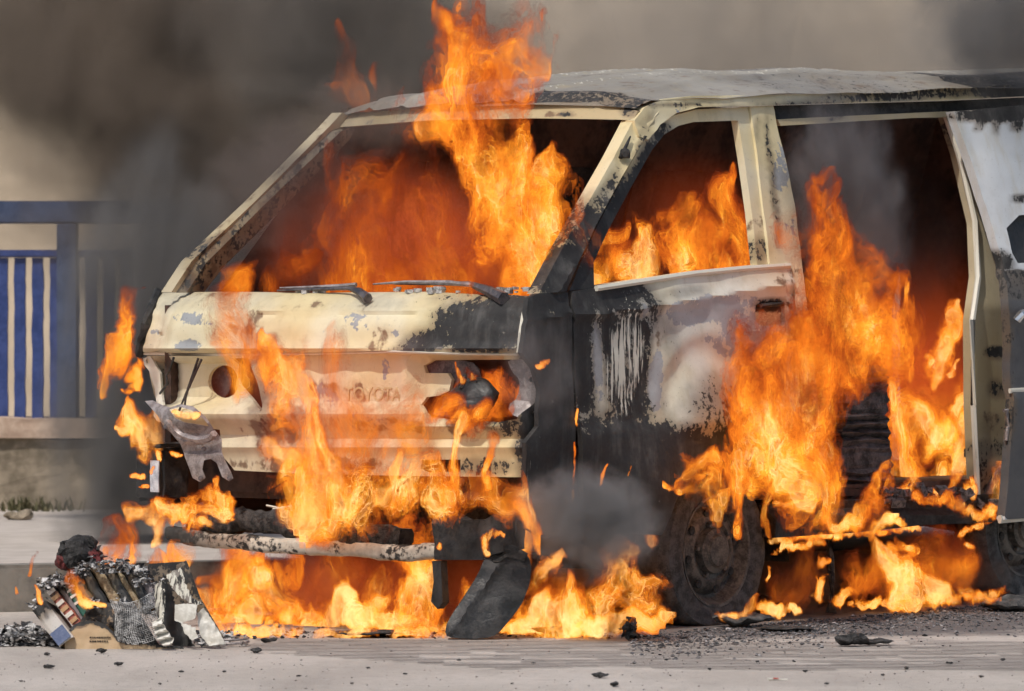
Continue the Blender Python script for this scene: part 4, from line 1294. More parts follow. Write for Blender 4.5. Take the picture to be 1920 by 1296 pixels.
# charred chunks and scraps lying on the road
def chunk(name, label, cat, px, py, wm, hm, mat, seed, group=None, sub=1, flatz=1.0):
    o = MB().lathe([(0, -1), (.6, -.8), (.95, -.3), (1, .2), (.7, .75), (0, 1)], 12).build(name, M[mat], None, smooth=0)
    for v in o.data.vertices:
        x_, y_, z_ = v.co
        v.co = Vector((x_ * wm, z_ * wm * .5 if False else y_ * wm * .6, z_ * hm))
    crumple(o, min(wm, hm) * .8, 1.4 / wm, sub, seed)
    mn = min(v.co.z for v in o.data.vertices)
    for v in o.data.vertices: v.co.z -= mn * .9
    o.location = ground(px, py)
    o.location.z = .003
    return tag(o, label, cat, group)
chunk('charred_chunk', 'smoking black charred chunk lying alone on the road right of the front wheel', 'charred chunk', 1598, 1212, .055, .014, 'char', 1, sub=2)
chunk('charred_chunk', 'long flat black charred chunk beside the smoking one', 'charred chunk', 1642, 1211, .055, .008, 'char', 2, sub=2)
chunk('charred_chunk', 'pointed black burnt stub standing at the right end of the front fire', 'charred chunk', 1182, 1202, .022, .032, 'char', 3, sub=2)
chunk('charred_chunk', 'crumbled tyre scrap at the foot of the front wheel', 'charred chunk', 1395, 1176, .10, .018, 'rubber', 4, sub=2)
chunk('charred_chunk', 'grey rounded charred log under the sliding door edge', 'charred chunk', 1900, 1146, .12, .022, 'rubber', 5, sub=2)
chunk('charred_chunk', 'low black charred lump under the fire between bumper piece and stub', 'charred chunk', 1060, 1192, .11, .012, 'char', 6, sub=2)
chunk('charred_chunk', 'thin flat blackened strip in front of the middle fire', 'charred chunk', 700, 1194, .16, .008, 'char', 7, sub=2)
chunk('charred_chunk', 'flat blackened plate lying in the ash right of the wheel', 'charred chunk', 1470, 1184, .10, .006, 'char', 8, sub=2)
SCRAP = {0: 'largest flat black scrap on the bare road near the bottom middle', 1: 'thin black scrap cut by the bottom edge beside the largest scrap', 2: 'black scrap on the road below the left side of the carton', 3: 'black scrap on the road just below the brown carton front',
         4: 'black scrap on the ribbed strip right of the carton', 5: 'pointed black scrap on the ribbed strip just beyond the bent wire', 18: 'dark scrap lying near the white stick with the red mark'}
proto = []
for i in range(4):
    o = chunk('charred_scrap', 'small black charred scrap lying on the pale road', 'charred scrap', 1125, 1272, .022, .006, 'char', 10 + i, 'charred scraps scattered on the road')
    proto.append(o)
spots_ = [(1125, 1272, 1.1), (1152, 1288, .9), (92, 1254, .8), (222, 1250, .7), (480, 1225, 1.1), (504, 1206, 1.2), (88, 1230, .6), (190, 1226, .9), (420, 1262, .4), (690, 1255, .4), (340, 1262, .4), (1330, 1258, .4), (1000, 1246, .35), (660, 1284, .35), (860, 1240, .35), (1510, 1262, .4), (1700, 1256, .5), (1780, 1246, .5), (1655, 1268, .4), (1840, 1272, .4), (1250, 1240, .4), (300, 1285, .35), (560, 1270, .35), (1420, 1244, .4), (40, 1280, .35), (960, 1284, .3), (760, 1266, .35), (1550, 1285, .35), (1880, 1240, .5)]
for i, (x, y, s_) in enumerate(spots_):
    o = proto[i] if i < 4 else proto[i % 4].copy()
    if i >= 4: COL.objects.link(o)
    o.location = ground(x, y); o.location.z = .002
    o.scale = (s_, s_, s_)
    o.rotation_euler = (0, 0, i * 1.3)
    o['label'] = SCRAP.get(i, 'small black charred scrap lying on the pale road')
o = MB().tube([(-.026, 0, .004), (-.018, .003, .005), (0, .001, .004), (.028, .002, .004)], [.005, .004, .0025, .002], 6).build('paper_stick', M['paper'], None)
M['redtip'] = simple('dull_red', (.4, .05, .04), (.5, .08, .06), 30, .6)
o.location = ground(1458, 1277)
MB().box((-.012, -.004, .006), (.002, .003, .0085)).build('red_tip', M['redtip'], o, smooth=0)
tag(o, 'tiny white stick with a red mark lying near the bottom of the road', 'stick')
o = MB().tube([(0, 0, .012), (.10, .0, .013)], .011, 8).build('can_shell', M['steel'], None)
# ring of burnt wire right of the carton
bpy.data.objects.remove(o)
wr = []
for k in range(2):
    pts = [ground(432 + 34 * math.sin(t_) * 1, 1203 - k * 7 + 4 * math.cos(t_ * 1.0), .012 + .010 * k) for t_ in np.linspace(-1.6, 1.6, 12)]
    wr.append(pts)
mbw = MB()
for p in wr: mbw.tube(p, .004, 6)
loc = ground(440, 1206)
for i, v in enumerate(mbw.v): mbw.v[i] = tuple(Vector(v) - loc)
o = mbw.build('bent_wire', M['steel'], None); o.location = loc
tag(o, 'bent rusty wire loop on the road right of the carton', 'wire')

# gravel of ash and cinders on the road by the wheels
def mk_gravel():
    t = NT('cinder_gravel')
    inf = t.noise(t.coord('Position'), 90, 2)
    i2 = t.noise(t.coord('Position'), 31, 2)
    col = t.mix(t.ramp(inf, .35, .65), (.03, .03, .032), t.mix(t.ramp(i2, .45, .7), (.12, .11, .115), (.45, .43, .43)))
    return t.bsdf(col, .9)
M['gravel'] = mk_gravel()
def bits(name, label, n, spot, rmin, rmax, mat):
    mb = MB()
    for _ in range(n):
        x, y = spot()
        p = ground(x, y)
        r_ = rmin * (rmax / rmin) ** (rnd.random() ** 2.2)
        m = Matrix.Translation(p + Vector((0, 0, r_ * .3))) @ Matrix.Rotation(rnd.uniform(0, 6.3), 4, 'Z') @ Matrix.Rotation(rnd.uniform(-.5, .5), 4, 'X')
        vs = [m @ Vector((q[0] * r_ * rnd.uniform(.7, 1.4), q[1] * r_ * rnd.uniform(.7, 1.3), q[2] * r_ * rnd.uniform(.3, .7))) for q in ((1,0,0), (-1,0,0), (0,1,0), (0,-1,0), (0,0,1), (0,0,-1))]
        mb.add(vs, [(0,2,4), (2,1,4), (1,3,4), (3,0,4), (2,0,5), (1,2,5), (3,1,5), (0,3,5)])
    return tag(mb.build(name, mat, None, smooth=0), label, name.replace('_', ' '), kind='stuff')
def g1():
    x = rnd.uniform(1180, 1990)
    y0_ = 1200 - (x - 1180) * .085 if x > 1250 else 1196
    return x, y0_ + abs(rnd.gauss(0, 22)) - 8
bits('cinder_gravel', 'grey cinders and ash gravel spread on the road by the wheels', 5200, g1, .0018, .011, M['gravel'])
def g2():
    return rnd.uniform(-40, 1990), 1180 + 130 * rnd.random()
M['grit'] = simple('dark_grit', (.05, .045, .045), (.20, .17, .16), 60, .9)
bits('road_grit', 'fine dark grit sprinkled over the pale road', 1500, g2, .0009, .0042, M['grit'])
def g3():
    return rnd.uniform(380, 1250), 1188 + rnd.gauss(0, 5)
bits('fire_cinders', 'black cinders in a line under the edge of the fire', 900, g3, .002, .012, M['char'])
# weeds and rubble along the foot of the wall and kerb
mb = MB()
for _ in range(120):
    x = rnd.gauss(-2.15, .12); p = Vector((x, FD - rnd.uniform(.02, .25), .158))
    h_ = rnd.uniform(.02, .07); a = rnd.uniform(0, 6.3)
    d = Vector((math.cos(a), math.sin(a), 0)) * h_ * rnd.uniform(.2, .8)
    w_ = Vector((-math.sin(a), math.cos(a), 0)) * .006
    mb.add([p - w_, p + w_, p + d * .6 + w_ * .8 + Vector((0, 0, h_ * .7)), p + d + Vector((0, 0, h_)), p + d * .6 - w_ * .8 + Vector((0, 0, h_ * .7))], [(0, 1, 2, 4), (4, 2, 3)])
M['weed'] = simple('dry_weed', (.055, .06, .025), (.12, .10, .05), 20, .8)
tag(mb.build('weeds', M['weed'], None, smooth=0), 'low weeds growing along the foot of the wall', 'weeds', kind='stuff')
for i, (x, y, w_, h_) in enumerate(((35, 975, .05, .02),)):
    o = chunk('rubble_stone', 'brown lump of rubble on the pavement by the wall foot', 'stone', x, y, .06, .02, 'plinth', 20)
    o.location = at(x, y, FPX * (CAMH - .158) / (y - HY))
# ================================================================ fire
import openvdb

# one periodic tile of turbulence (several octaves), looked up with wrap-around
_rng = np.random.default_rng(5)
TN = 112
def _tile(slope, lo):
    f = np.fft.fftn(_rng.standard_normal((TN, TN, TN)))
    k = np.fft.fftfreq(TN) * TN
    kk = np.sqrt(k[:, None, None] ** 2 + k[None, :, None] ** 2 + k[None, None, :] ** 2)
    amp = np.where(kk < lo, 0, 1 / np.maximum(kk, 1) ** slope)
    amp[kk > TN * .34] = 0
    a = np.real(np.fft.ifftn(f * amp))
    return (a / a.std()).astype(np.float32).ravel()
TILE = _tile(2.6, 2.5)
def turb(P, sc, off):
    """trilinear lookup of the tile at P (n x 3); sc = tile lengths per metre (3)"""
    q = (P * np.asarray(sc, np.float32) + np.asarray(off, np.float32)) * TN
    i = np.floor(q).astype(np.int32)
    f = q - i
    f = f * f * (3 - 2 * f)
    i %= TN
    j = (i + 1) % TN
    x0, y0, z0 = i[:, 0] * (TN * TN), i[:, 1] * TN, i[:, 2]
    x1, y1, z1 = j[:, 0] * (TN * TN), j[:, 1] * TN, j[:, 2]
    fx_, fy_, fz_ = f[:, 0], f[:, 1], f[:, 2]
    c00 = TILE[x0 + y0 + z0] * (1 - fz_) + TILE[x0 + y0 + z1] * fz_
    c01 = TILE[x0 + y1 + z0] * (1 - fz_) + TILE[x0 + y1 + z1] * fz_
    c10 = TILE[x1 + y0 + z0] * (1 - fz_) + TILE[x1 + y0 + z1] * fz_
    c11 = TILE[x1 + y1 + z0] * (1 - fz_) + TILE[x1 + y1 + z1] * fz_
    return (c00 * (1 - fy_) + c01 * fy_) * (1 - fx_) + (c10 * (1 - fy_) + c11 * fy_) * fx_

def fire_mat(name, gain=1.0, alpha=.5, fil=1.0, body_=.85, edge=.62, rim_=.16, cmin=.14, pw=2.5):
    """a luminous sheet of burning gas: fire attribute R heat, G density, B softness; bright curling filaments run through it"""
    t = NT(name)
    at_ = t.n('ShaderNodeAttribute', attribute_name='fire')
    sep = t.n('ShaderNodeSeparateColor'); t.l(at_.outputs['Color'], sep.inputs[0])
    heat, dens, softn = sep.outputs[0], sep.outputs[1], sep.outputs[2]
    co = t.coord('Position', (1, 1, .45))
    def ridge(scale, dist, det, pw):
        n_ = t.noise(co, scale, det, .5, dist)
        r_ = t.math('SUBTRACT', 1.0, t.math('ABSOLUTE', t.math('MULTIPLY', t.math('SUBTRACT', n_, .5), 5.0)))
        return t.math('POWER', t.math('MAXIMUM', r_, 0.0), pw)
    ra = ridge(5.5, .6, 3.0, pw)
    rb = ridge(14, .4, 3.0, pw)
    na = t.noise(co, 8, 5, .6, .7)
    fil_ = t.math('MAXIMUM', ra, t.math('MULTIPLY', rb, .75))
    lw = t.n('ShaderNodeLayerWeight'); lw.inputs[0].default_value = .5
    facing = lw.outputs['Facing']
    cosv = t.math('SUBTRACT', 1.0, facing)
    hv = t.math('ADD', heat, t.math('MULTIPLY', t.math('SUBTRACT', na, .5), .9))
    hv = t.math('ADD', hv, t.math('MULTIPLY', fil_, .34 * fil))
    rim = t.math('MULTIPLY', t.ramp(facing, .45, .9), t.math('SUBTRACT', 1.0, softn))
    hv = t.math('ADD', hv, t.math('MULTIPLY', rim, rim_))
    rp = t.n('ShaderNodeValToRGB')
    cr = rp.color_ramp
    cr.interpolation = 'EASE'
    stops = [(0.0, (.20, .026, .008)), (.20, (.46, .065, .010)), (.42, (.92, .18, .014)), (.58, (1.4, .34, .024)), (.74, (1.7, .56, .035)), (.88, (1.9, .86, .10)), (1.0, (2.0, 1.12, .42))]
    cr.elements[0].position, cr.elements[0].color = stops[0][0], (*stops[0][1], 1)
    cr.elements[1].position, cr.elements[1].color = stops[-1][0], (*stops[-1][1], 1)
    for p, c in stops[1:-1]:
        e = cr.elements.new(p); e.color = (*c, 1)
    t.l(hv, rp.inputs[0])
    em = t.n('ShaderNodeEmission'); t.l(rp.outputs[0], em.inputs[0]); em.inputs[1].default_value = gain
    soft_c = t.math('MULTIPLY', t.ramp(cosv, .02, .85), alpha)
    inv = t.math('DIVIDE', 1.0, t.math('MAXIMUM', cosv, cmin))
    crisp_c = t.math('MULTIPLY', t.math('SUBTRACT', 1.0, t.math('POWER', 1 - alpha * edge, inv)), t.ramp(cosv, .0, .24 if cmin > .08 else .09))
    cover = t.mixf(softn, crisp_c, soft_c)
    wisp = t.ramp(na, .40, .64)
    body = t.math('ADD', t.math('MULTIPLY', wisp, body_), .08)
    body = t.math('ADD', body, t.math('MULTIPLY', fil_, .9 * fil))
    cover = t.math('MULTIPLY', t.math('MULTIPLY', cover, dens), body, clamp=True)
    tr = t.n('ShaderNodeBsdfTransparent')
    mx = t.n('ShaderNodeMixShader')
    t.l(cover, mx.inputs[0]); t.l(tr.outputs[0], mx.inputs[1]); t.l(em.outputs[0], mx.inputs[2])
    t.l(mx.outputs[0], t.out.inputs[0])
    t.m.cycles.emission_sampling = 'NONE'
    return t.m
FIRE = {'crisp': fire_mat('crisp_flame', 1.0, .42, .55, .80, .6, .22, .10, 4.0),
        'lace': fire_mat('lacy_flame', 1.0, .32, .7, .42, .5, .42, .05, 5.0),
        'soft': fire_mat('soft_flame', .95, .46, .45), 'dim': fire_mat('dim_flame', .8, .30, .3)}

def iso_mesh(Fld, lo, h, level):
    g = openvdb.FloatGrid(-1.0)
    g.copyFromArray(Fld)
    p, t, q = g.convertToPolygons(isovalue=level, adaptivity=0.0)
    return np.asarray(p, np.float32) * h + lo, np.asarray(t), np.asarray(q)

FLAME_TRIS = [0]
def flame(label, strokes, depth, mat='crisp', h=.005, warp=.65, fine=.68, heat=(.12, .26, .42, .56, .72), levels=(-.10, .06, .24, .44, .66), dens=(.30, .55, .8, .9, 1.0), soften=(1.0, 1.0, .45, .0, .0), seed=0, flow=(0, 0, 1), group=None, flat=1.0, name='flame', stretch=2.3, base_fade=0.0, top_cool=.25, on_ground=.0):
    """strokes: lists of (px, py, r_px) along the flame's run; depth: camera distance, number or function of (px, py)"""
    segs = []
    for st in strokes:
        pts = []
        for (x, y, r) in st:
            D = depth(x, y) if callable(depth) else depth
            pts.append((np.array(at(x, y, D), np.float32), r * D / FPX))
        for a, b in zip(pts[:-1], pts[1:]):
            segs.append((a[0], b[0], a[1], b[1]))
    rm = max(max(s[2], s[3]) for s in segs)
    allp = np.array([s[0] for s in segs] + [s[1] for s in segs])
    mar = rm * 1.5 + .05
    lo = allp.min(0) - mar; hi = allp.max(0) + mar
    lo[2] = max(lo[2], -.02)
    lo_z = float(lo[2])
    kf = float(np.clip(.075 / rm, 1.0, 4.0)) ** .85
    dims = np.ceil((hi - lo) / h).astype(int) + 1
    off = np.array([seed * .37, seed * .61, seed * .83], np.float32)
    Fld = np.full(dims, -1.0, np.float32)
    gx, gy, gz = [np.arange(d, dtype=np.float32) * h for d in dims]
    # narrow band: coarse distance first
    st_ = 4
    cx_, cy__, cz_ = gx[::st_] + lo[0], gy[::st_] + lo[1], gz[::st_] + lo[2]
    G = np.stack(np.meshgrid(cx_, cy__, cz_, indexing='ij'), -1).reshape(-1, 3)
    def env(P):
        best = np.full(len(P), -9.0, np.float32)
        for (a, b, ra, rb) in segs:
            d = b - a
            L = float(d @ d) + 1e-9
            q = P - a
            t = np.clip((q @ d) / L, 0, 1)
            c = q - t[:, None] * d
            if flat != 1.0: c[:, 1] /= flat
            e = 1 - np.sqrt((c * c).sum(1)) / (ra + (rb - ra) * t)
            np.maximum(best, e, out=best)
        return best
    ec = env(G)
    near = (ec > -(.95 + warp)).reshape(len(cx_), len(cy__), len(cz_))
    full = np.repeat(np.repeat(np.repeat(near, st_, 0), st_, 1), st_, 2)[:dims[0], :dims[1], :dims[2]]
    idx = np.argwhere(full)
    if len(idx) == 0: return None
    for c0 in range(0, len(idx), 400000):
        ii = idx[c0:c0 + 400000]
        P = ii.astype(np.float32) * h + lo
        s1 = (.9 * kf, .9 * kf, .9 * kf / stretch * 1.3)
        wv = np.stack([turb(P, s1, off), turb(P, s1, off + .33), turb(P, s1, off + .67)], -1)
        W = P + wv * np.array([1, .8, 1.1], np.float32) * (warp * min(rm, .16) * .55)
        e = env(W)
        W2 = P + wv * (.035 / kf)
        s2 = (1.9 * kf, 1.9 * kf, 1.9 * kf / stretch)
        d1 = turb(W2, s2, off + .21)
        s3 = (4.6 * kf, 4.6 * kf, 4.6 * kf / stretch)
        d2 = turb(W2, s3, off + .77)
        Fv = e + fine * (.34 * d1 + .42 * (.72 - np.abs(d1)) + .32 * (.62 - np.abs(d2)) + .14 * d2) - .04
        zb = P[:, 2] - lo_z
        if on_ground is not None:
            jag = .012 + .014 * turb(P, (3, 3, .5), off + .4)
            Fv = Fv - np.clip((jag - (P[:, 2] - on_ground)) * 60, 0, 3)
        Fv = np.where(e < -.75, -1, Fv)
        Fld[ii[:, 0], ii[:, 1], ii[:, 2]] = Fv
    Fld[0] = Fld[-1] = -1; Fld[:, 0] = Fld[:, -1] = -1; Fld[:, :, 0] = -1; Fld[:, :, -1] = -1
    Vs, Fs, At = [], [], []
    nv = 0
    T3, Q4 = [], []
    for lv, ht, dn, sf in zip(levels, heat, dens, soften):
        p, t, q = iso_mesh(Fld, lo, h, lv)
        if len(p) == 0: continue
        hv = ht + .10 * turb(p, (1.3, 1.3, .8), off + .5)
        zt = np.clip((p[:, 2] - lo[2] - mar) / max(hi[2] - lo[2] - 2 * mar, .05), 0, 1)
        hv = hv - top_cool * zt + top_cool * .4
        dd = dn * np.clip(.86 + .3 * turb(p, (1.7, 1.7, .9), off + .9), .15, 1)
        if base_fade: dd = dd * np.clip(zt / base_fade, 0, 1)
        Vs.append(p); At.append(np.stack([hv, dd, np.full_like(hv, sf), np.ones_like(hv)], -1))
        if len(t): T3.append(t + nv)
        if len(q): Q4.append(q + nv)
        nv += len(p)
    if nv == 0: return None
    me = bpy.data.meshes.new(name)
    V = np.concatenate(Vs); A = np.concatenate(At).astype(np.float32)
    t = np.concatenate(T3) if T3 else np.zeros((0, 3), int)
    q = np.concatenate(Q4) if Q4 else np.zeros((0, 4), int)
    org = np.array([allp[:, 0].mean(), allp[:, 1].mean(), allp[:, 2].min()], np.float32)
    V = V - org
    me.vertices.add(len(V)); me.vertices.foreach_set('co', V.ravel())
    nl = len(t) * 3 + len(q) * 4
    me.loops.add(nl)
    me.loops.foreach_set('vertex_index', np.concatenate([t.ravel(), q.ravel()]).astype(np.int32))
    me.polygons.add(len(t) + len(q))
    ls = np.concatenate([np.arange(len(t)) * 3, len(t) * 3 + np.arange(len(q)) * 4]).astype(np.int32)
    me.polygons.foreach_set('loop_start', ls)
    me.update(calc_edges=True)
    me.validate()
    ca = me.color_attributes.new('fire', 'FLOAT_COLOR', 'POINT')
    ca.data.foreach_set('color', A.ravel())
    me.shade_smooth()
    FLAME_TRIS[0] += len(t) + 2 * len(q)
    o = link(name, me, FIRE[mat])
    o.location = org
    tag(o, label, 'flame', group)
    return o

def dfront(off): return lambda x, y: hit_s(x, y, off)[1]
def dside(off): return lambda x, y: hit_w(x, y, off)[1]
gd = lambda x, y: FPX / (max(y, 1100) - 600)
def dlow(off): return lambda x, y: min(hit_s(x, y, off)[1], FPX / (max(y, 1080) - 603))
HOT = dict(heat=(0.16, 0.34, 0.54, 0.72, 0.92))
MID = dict(heat=(0.12, 0.28, 0.44, 0.58, 0.74))
DIM = dict(heat=(0.05, 0.12, 0.22, 0.32, 0.42))

flame('tall orange flame bursting out of the windscreen above the roof', [
    [(985, 525, 60), (955, 450, 75), (960, 380, 78), (935, 300, 62), (890, 240, 72), (880, 170, 78), (890, 110, 82), (880, 70, 62), (838, 40, 30), (815, 15, 16)],
    [(930, 110, 62), (975, 80, 45), (1000, 120, 24)], [(1010, 480, 40), (1045, 400, 45), (1065, 340, 22)], [(840, 250, 40), (818, 262, 26)], [(840, 160, 36), (820, 200, 26), (815, 250, 18)], [(940, 500, 34), (925, 440, 22)]],
    15.35, 'crisp', seed=1, flat=.8)
flame('wide dull red fire filling the cabin behind the windscreen', [
    [(700, 530, 80), (690, 450, 95), (720, 360, 70), (750, 300, 40)], [(860, 530, 80), (850, 440, 80), (820, 350, 55)], [(610, 470, 45), (640, 380, 40), (650, 300, 24)], [(780, 520, 80), (780, 400, 80)]],
    16.15, 'dim', h=.008, seed=11, heat=(.02, .06, .13, .22, .33), dens=(.2, .3, .42, .55, .7), fine=.8)
flame('faint orange wisps of fire low in the windscreen corner', [[(430, 545, 30), (440, 520, 26), (460, 505, 14)], [(520, 540, 30), (550, 500, 30), (590, 470, 20)]], 16.1, 'dim', seed=12, **DIM)
flame('bright flame licking up behind the quarterlight of the front door', [[(1135, 525, 30), (1165, 482, 46), (1190, 450, 40), (1212, 428, 18)], [(1128, 470, 18), (1150, 440, 20)], [(1180, 510, 34), (1210, 470, 26)]], dside(.30), 'crisp', seed=13, **HOT)
flame('orange flame with two peaks burning inside the front door window', [[(1290, 495, 46), (1290, 440, 38), (1272, 390, 32), (1262, 350, 14)], [(1390, 495, 46), (1380, 430, 44), (1372, 372, 32), (1400, 342, 14)], [(1340, 490, 46), (1340, 450, 34)], [(1425, 490, 24), (1425, 420, 18)]], dside(.48), 'soft', seed=14, heat=(0.08, 0.22, 0.36, 0.48, 0.6))
flame('large bright flame rolling over the front wheel arch', [
    [(1440, 905, 40), (1440, 840, 84), (1470, 760, 100), (1500, 690, 90), (1560, 640, 70)], [(1530, 850, 34), (1515, 800, 44)], [(1370, 850, 44), (1320, 850, 32), (1285, 846, 12)], [(1330, 900, 30), (1280, 920, 16), (1262, 940, 8)], [(1390, 920, 30), (1400, 870, 50)], [(1420, 720, 44), (1425, 760, 60)], [(1395, 700, 14), (1385, 665, 7)]],
    dside(-.20), 'crisp', seed=15, flat=.8)
flame('soft orange flame rising along the middle pillar', [[(1560, 660, 70), (1610, 600, 70), (1590, 540, 56), (1545, 470, 46), (1530, 400, 36), (1550, 345, 16)], [(1660, 630, 40), (1685, 580, 20), (1680, 545, 10)], [(1500, 640, 30), (1496, 600, 14)], [(1520, 480, 22), (1512, 430, 12)]], dside(-.14), 'soft', seed=16, heat=(0.03, 0.16, 0.32, 0.46, 0.6), dens=(0.225, 0.45, 0.6, 0.8, 0.9), fine=.8)
flame('blazing yellow fire on the floor behind the side doorway', [[(1690, 910, 34), (1700, 860, 48), (1715, 815, 40), (1790, 790, 26), (1838, 765, 12)], [(1760, 895, 30), (1790, 850, 34), (1805, 820, 22)], [(1686, 840, 24), (1676, 780, 16), (1666, 730, 8)], [(1680, 900, 26), (1720, 910, 26), (1820, 915, 20)]], dside(.40), 'crisp', seed=17, fine=.6, heat=(.25, .48, .64, .82, 1.0), h=.005)
flame('separate orange flame dancing high in the side doorway', [[(1765, 715, 16), (1762, 690, 20), (1768, 645, 20), (1785, 605, 18), (1800, 572, 8)], [(1742, 695, 12), (1728, 678, 7)], [(1795, 700, 10), (1812, 660, 6)]], dside(.75), 'crisp', seed=18, h=.0045, **HOT)
flame('dull orange glow of fire under the roof of the load space', [[(1640, 700, 40), (1700, 700, 50), (1780, 730, 50), (1820, 760, 40)]], dside(1.2), 'dim', seed=19, **DIM)
flame('small flame at the foot of the rear door jamb', [[(1858, 935, 16), (1866, 900, 16), (1872, 872, 7)], [(1780, 950, 12), (1830, 945, 10)]], dside(.02), 'lace', seed=20, h=.004, **MID)
flame('curling flame on the sill below the ridged seat foam', [[(1590, 990, 14), (1630, 955, 22), (1648, 910, 20), (1652, 870, 9)], [(1540, 985, 12), (1590, 990, 13)], [(1538, 975, 11), (1546, 930, 14), (1575, 908, 10)], [(1640, 990, 12), (1690, 985, 8)]], dside(-.05), 'crisp', seed=21, h=.004, **MID)
flame('little loose flame curl beside the wheel arch fire', [[(1560, 880, 6), (1568, 900, 10), (1582, 904, 6)]], dside(-.05), 'crisp', seed=22, h=.003, **MID)
flame('bright flame on the ground under the side doorway', [[(1680, 1120, 26), (1690, 1080, 34), (1660, 1040, 26), (1628, 1012, 10)], [(1760, 1120, 20), (1725, 1108, 28)], [(1850, 1122, 10), (1800, 1118, 16)], [(1700, 1030, 16), (1680, 1000, 10)]], 16.4, 'crisp', seed=23, **HOT)
flame('thin frame shaped flame under the sill right of the front wheel', [[(1445, 1034, 5), (1480, 1024, 9), (1540, 1016, 9)], [(1546, 1030, 8), (1543, 1060, 8)], [(1544, 1085, 10), (1538, 1112, 12), (1522, 1122, 6)], [(1436, 1138, 8), (1470, 1144, 12), (1500, 1146, 9)], [(1438, 1090, 5), (1440, 1060, 4)], [(1441, 1010, 5), (1442, 980, 7), (1448, 900, 14)], [(1460, 950, 8), (1490, 940, 7)]], dside(.0), 'crisp', seed=24, h=.0035, fine=.85, **HOT)
flame('tongue of fire running down beside the rear wheel', [[(1850, 985, 26), (1872, 1020, 24), (1876, 1070, 16), (1890, 1105, 9)], [(1820, 1000, 10), (1800, 1010, 7)]], dside(.12), 'crisp', seed=25, h=.0045, **MID)
flame('low flame under the flat front tyre', [[(1355, 1158, 8), (1385, 1160, 10), (1412, 1140, 9), (1420, 1118, 4)]], 15.6, 'crisp', seed=26, h=.003, **HOT)
flame('bright yellow flame climbing the middle of the grille panel', [
    [(590, 965, 34), (575, 900, 62), (560, 840, 56), (555, 780, 40), (540, 720, 34), (520, 660, 30), (505, 600, 18)],
    [(640, 950, 40), (620, 880, 36), (600, 810, 26)], [(520, 880, 20), (508, 830, 14)]], dfront(-.16), 'crisp', seed=2, flat=.6, **HOT)
flame('faint translucent flame drifting over the left of the nose', [[(450, 720, 30), (430, 650, 40), (430, 590, 36), (450, 530, 22)], [(500, 680, 40), (470, 620, 30)]], dfront(-.20), 'dim', seed=27, dens=(0.175, 0.35, 0.5, 0.6, 0.7), heat=(0.06, 0.2, 0.32, 0.42, 0.5))
flame('faint orange sheet of flame over the centre of the grille panel', [[(640, 840, 60), (660, 760, 60), (650, 690, 44), (640, 640, 20)], [(740, 850, 50), (730, 790, 40)]], dfront(-.14), 'dim', seed=28, dens=(0.15, 0.3, 0.4, 0.5, 0.6), heat=(0.1, 0.24, 0.36, 0.46, 0.55))
flame('band of curling flames burning along the bumper top', [
    [(560, 950, 30), (660, 930, 56), (760, 915, 56), (860, 925, 40), (940, 940, 28), (978, 975, 16)],
    [(700, 900, 34), (720, 850, 22), (715, 835, 10)], [(790, 880, 20), (800, 850, 12)]], dfront(-.18), 'lace', seed=3, flat=.6, fine=.85, h=.005)
flame('twisting flame falling from the broken near headlamp', [[(850, 925, 20), (870, 870, 15), (866, 820, 22), (840, 785, 34), (805, 770, 20)], [(925, 940, 15), (916, 900, 12), (926, 860, 12), (918, 830, 6)], [(965, 950, 14), (985, 1000, 12), (990, 1030, 9)], [(900, 790, 30), (940, 770, 20)]], dfront(-.20), 'crisp', seed=29, h=.0045, **MID)
flame('deep orange fire glowing inside the near headlamp opening', [[(915, 775, 30), (925, 740, 34), (925, 700, 26)], [(985, 760, 16), (985, 720, 16)]], dfront(.13), 'soft', seed=30, heat=(0.16, 0.3, 0.36, 0.42, 0.46))
flame('tiny pointed flame standing on the melted headlamp', [[(868, 716, 8), (862, 700, 6), (852, 680, 3)], [(884, 712, 6), (882, 702, 4)]], dfront(-.05), 'crisp', seed=31, h=.003, **HOT)
flame('sliver of flame in the crack beside the headlamp opening', [[(1010, 690, 6), (1022, 684, 7), (1034, 678, 3)]], dside(-.03), 'crisp', seed=32, h=.003, **MID)
flame('long low fire spreading on the road under the bumper', [
    [(420, 1160, 20), (470, 1172, 28), (540, 1174, 34), (620, 1170, 36), (700, 1172, 36), (790, 1178, 36)], [(560, 1160, 30), (570, 1130, 16)], [(640, 1160, 30), (650, 1120, 18)], [(700, 1160, 30), (720, 1120, 20)], [(400, 1165, 14), (430, 1170, 18)], [(790, 1178, 36), (830, 1180, 26)]], dlow(.04), 'crisp', seed=33, fine=.8, **HOT)
flame('sheet of orange fire hanging under the left of the bumper', [[(455, 1150, 34), (440, 1090, 40), (450, 1045, 24)], [(500, 1060, 26), (560, 1050, 20), (600, 1045, 12)], [(400, 1150, 18), (385, 1110, 16), (368, 1085, 9)], [(540, 1130, 40), (500, 1100, 40)]], dlow(.12), 'soft', seed=34, **MID)
flame('dim orange fire deep under the middle of the bumper', [[(620, 1150, 44), (600, 1100, 40), (640, 1070, 34)], [(700, 1140, 40), (690, 1090, 40)]], dlow(.35), 'dim', seed=35, heat=(0.03, 0.16, 0.28, 0.4, 0.5))
flame('upright flame pouring past the inner end of the bumper', [[(780, 1180, 40), (770, 1110, 42), (775, 1050, 38), (755, 1005, 34), (740, 975, 20)], [(810, 1160, 22), (806, 1080, 14)], [(850, 1170, 26), (870, 1120, 26), (880, 1080, 24)]], dlow(.06), 'crisp', seed=36, **MID)
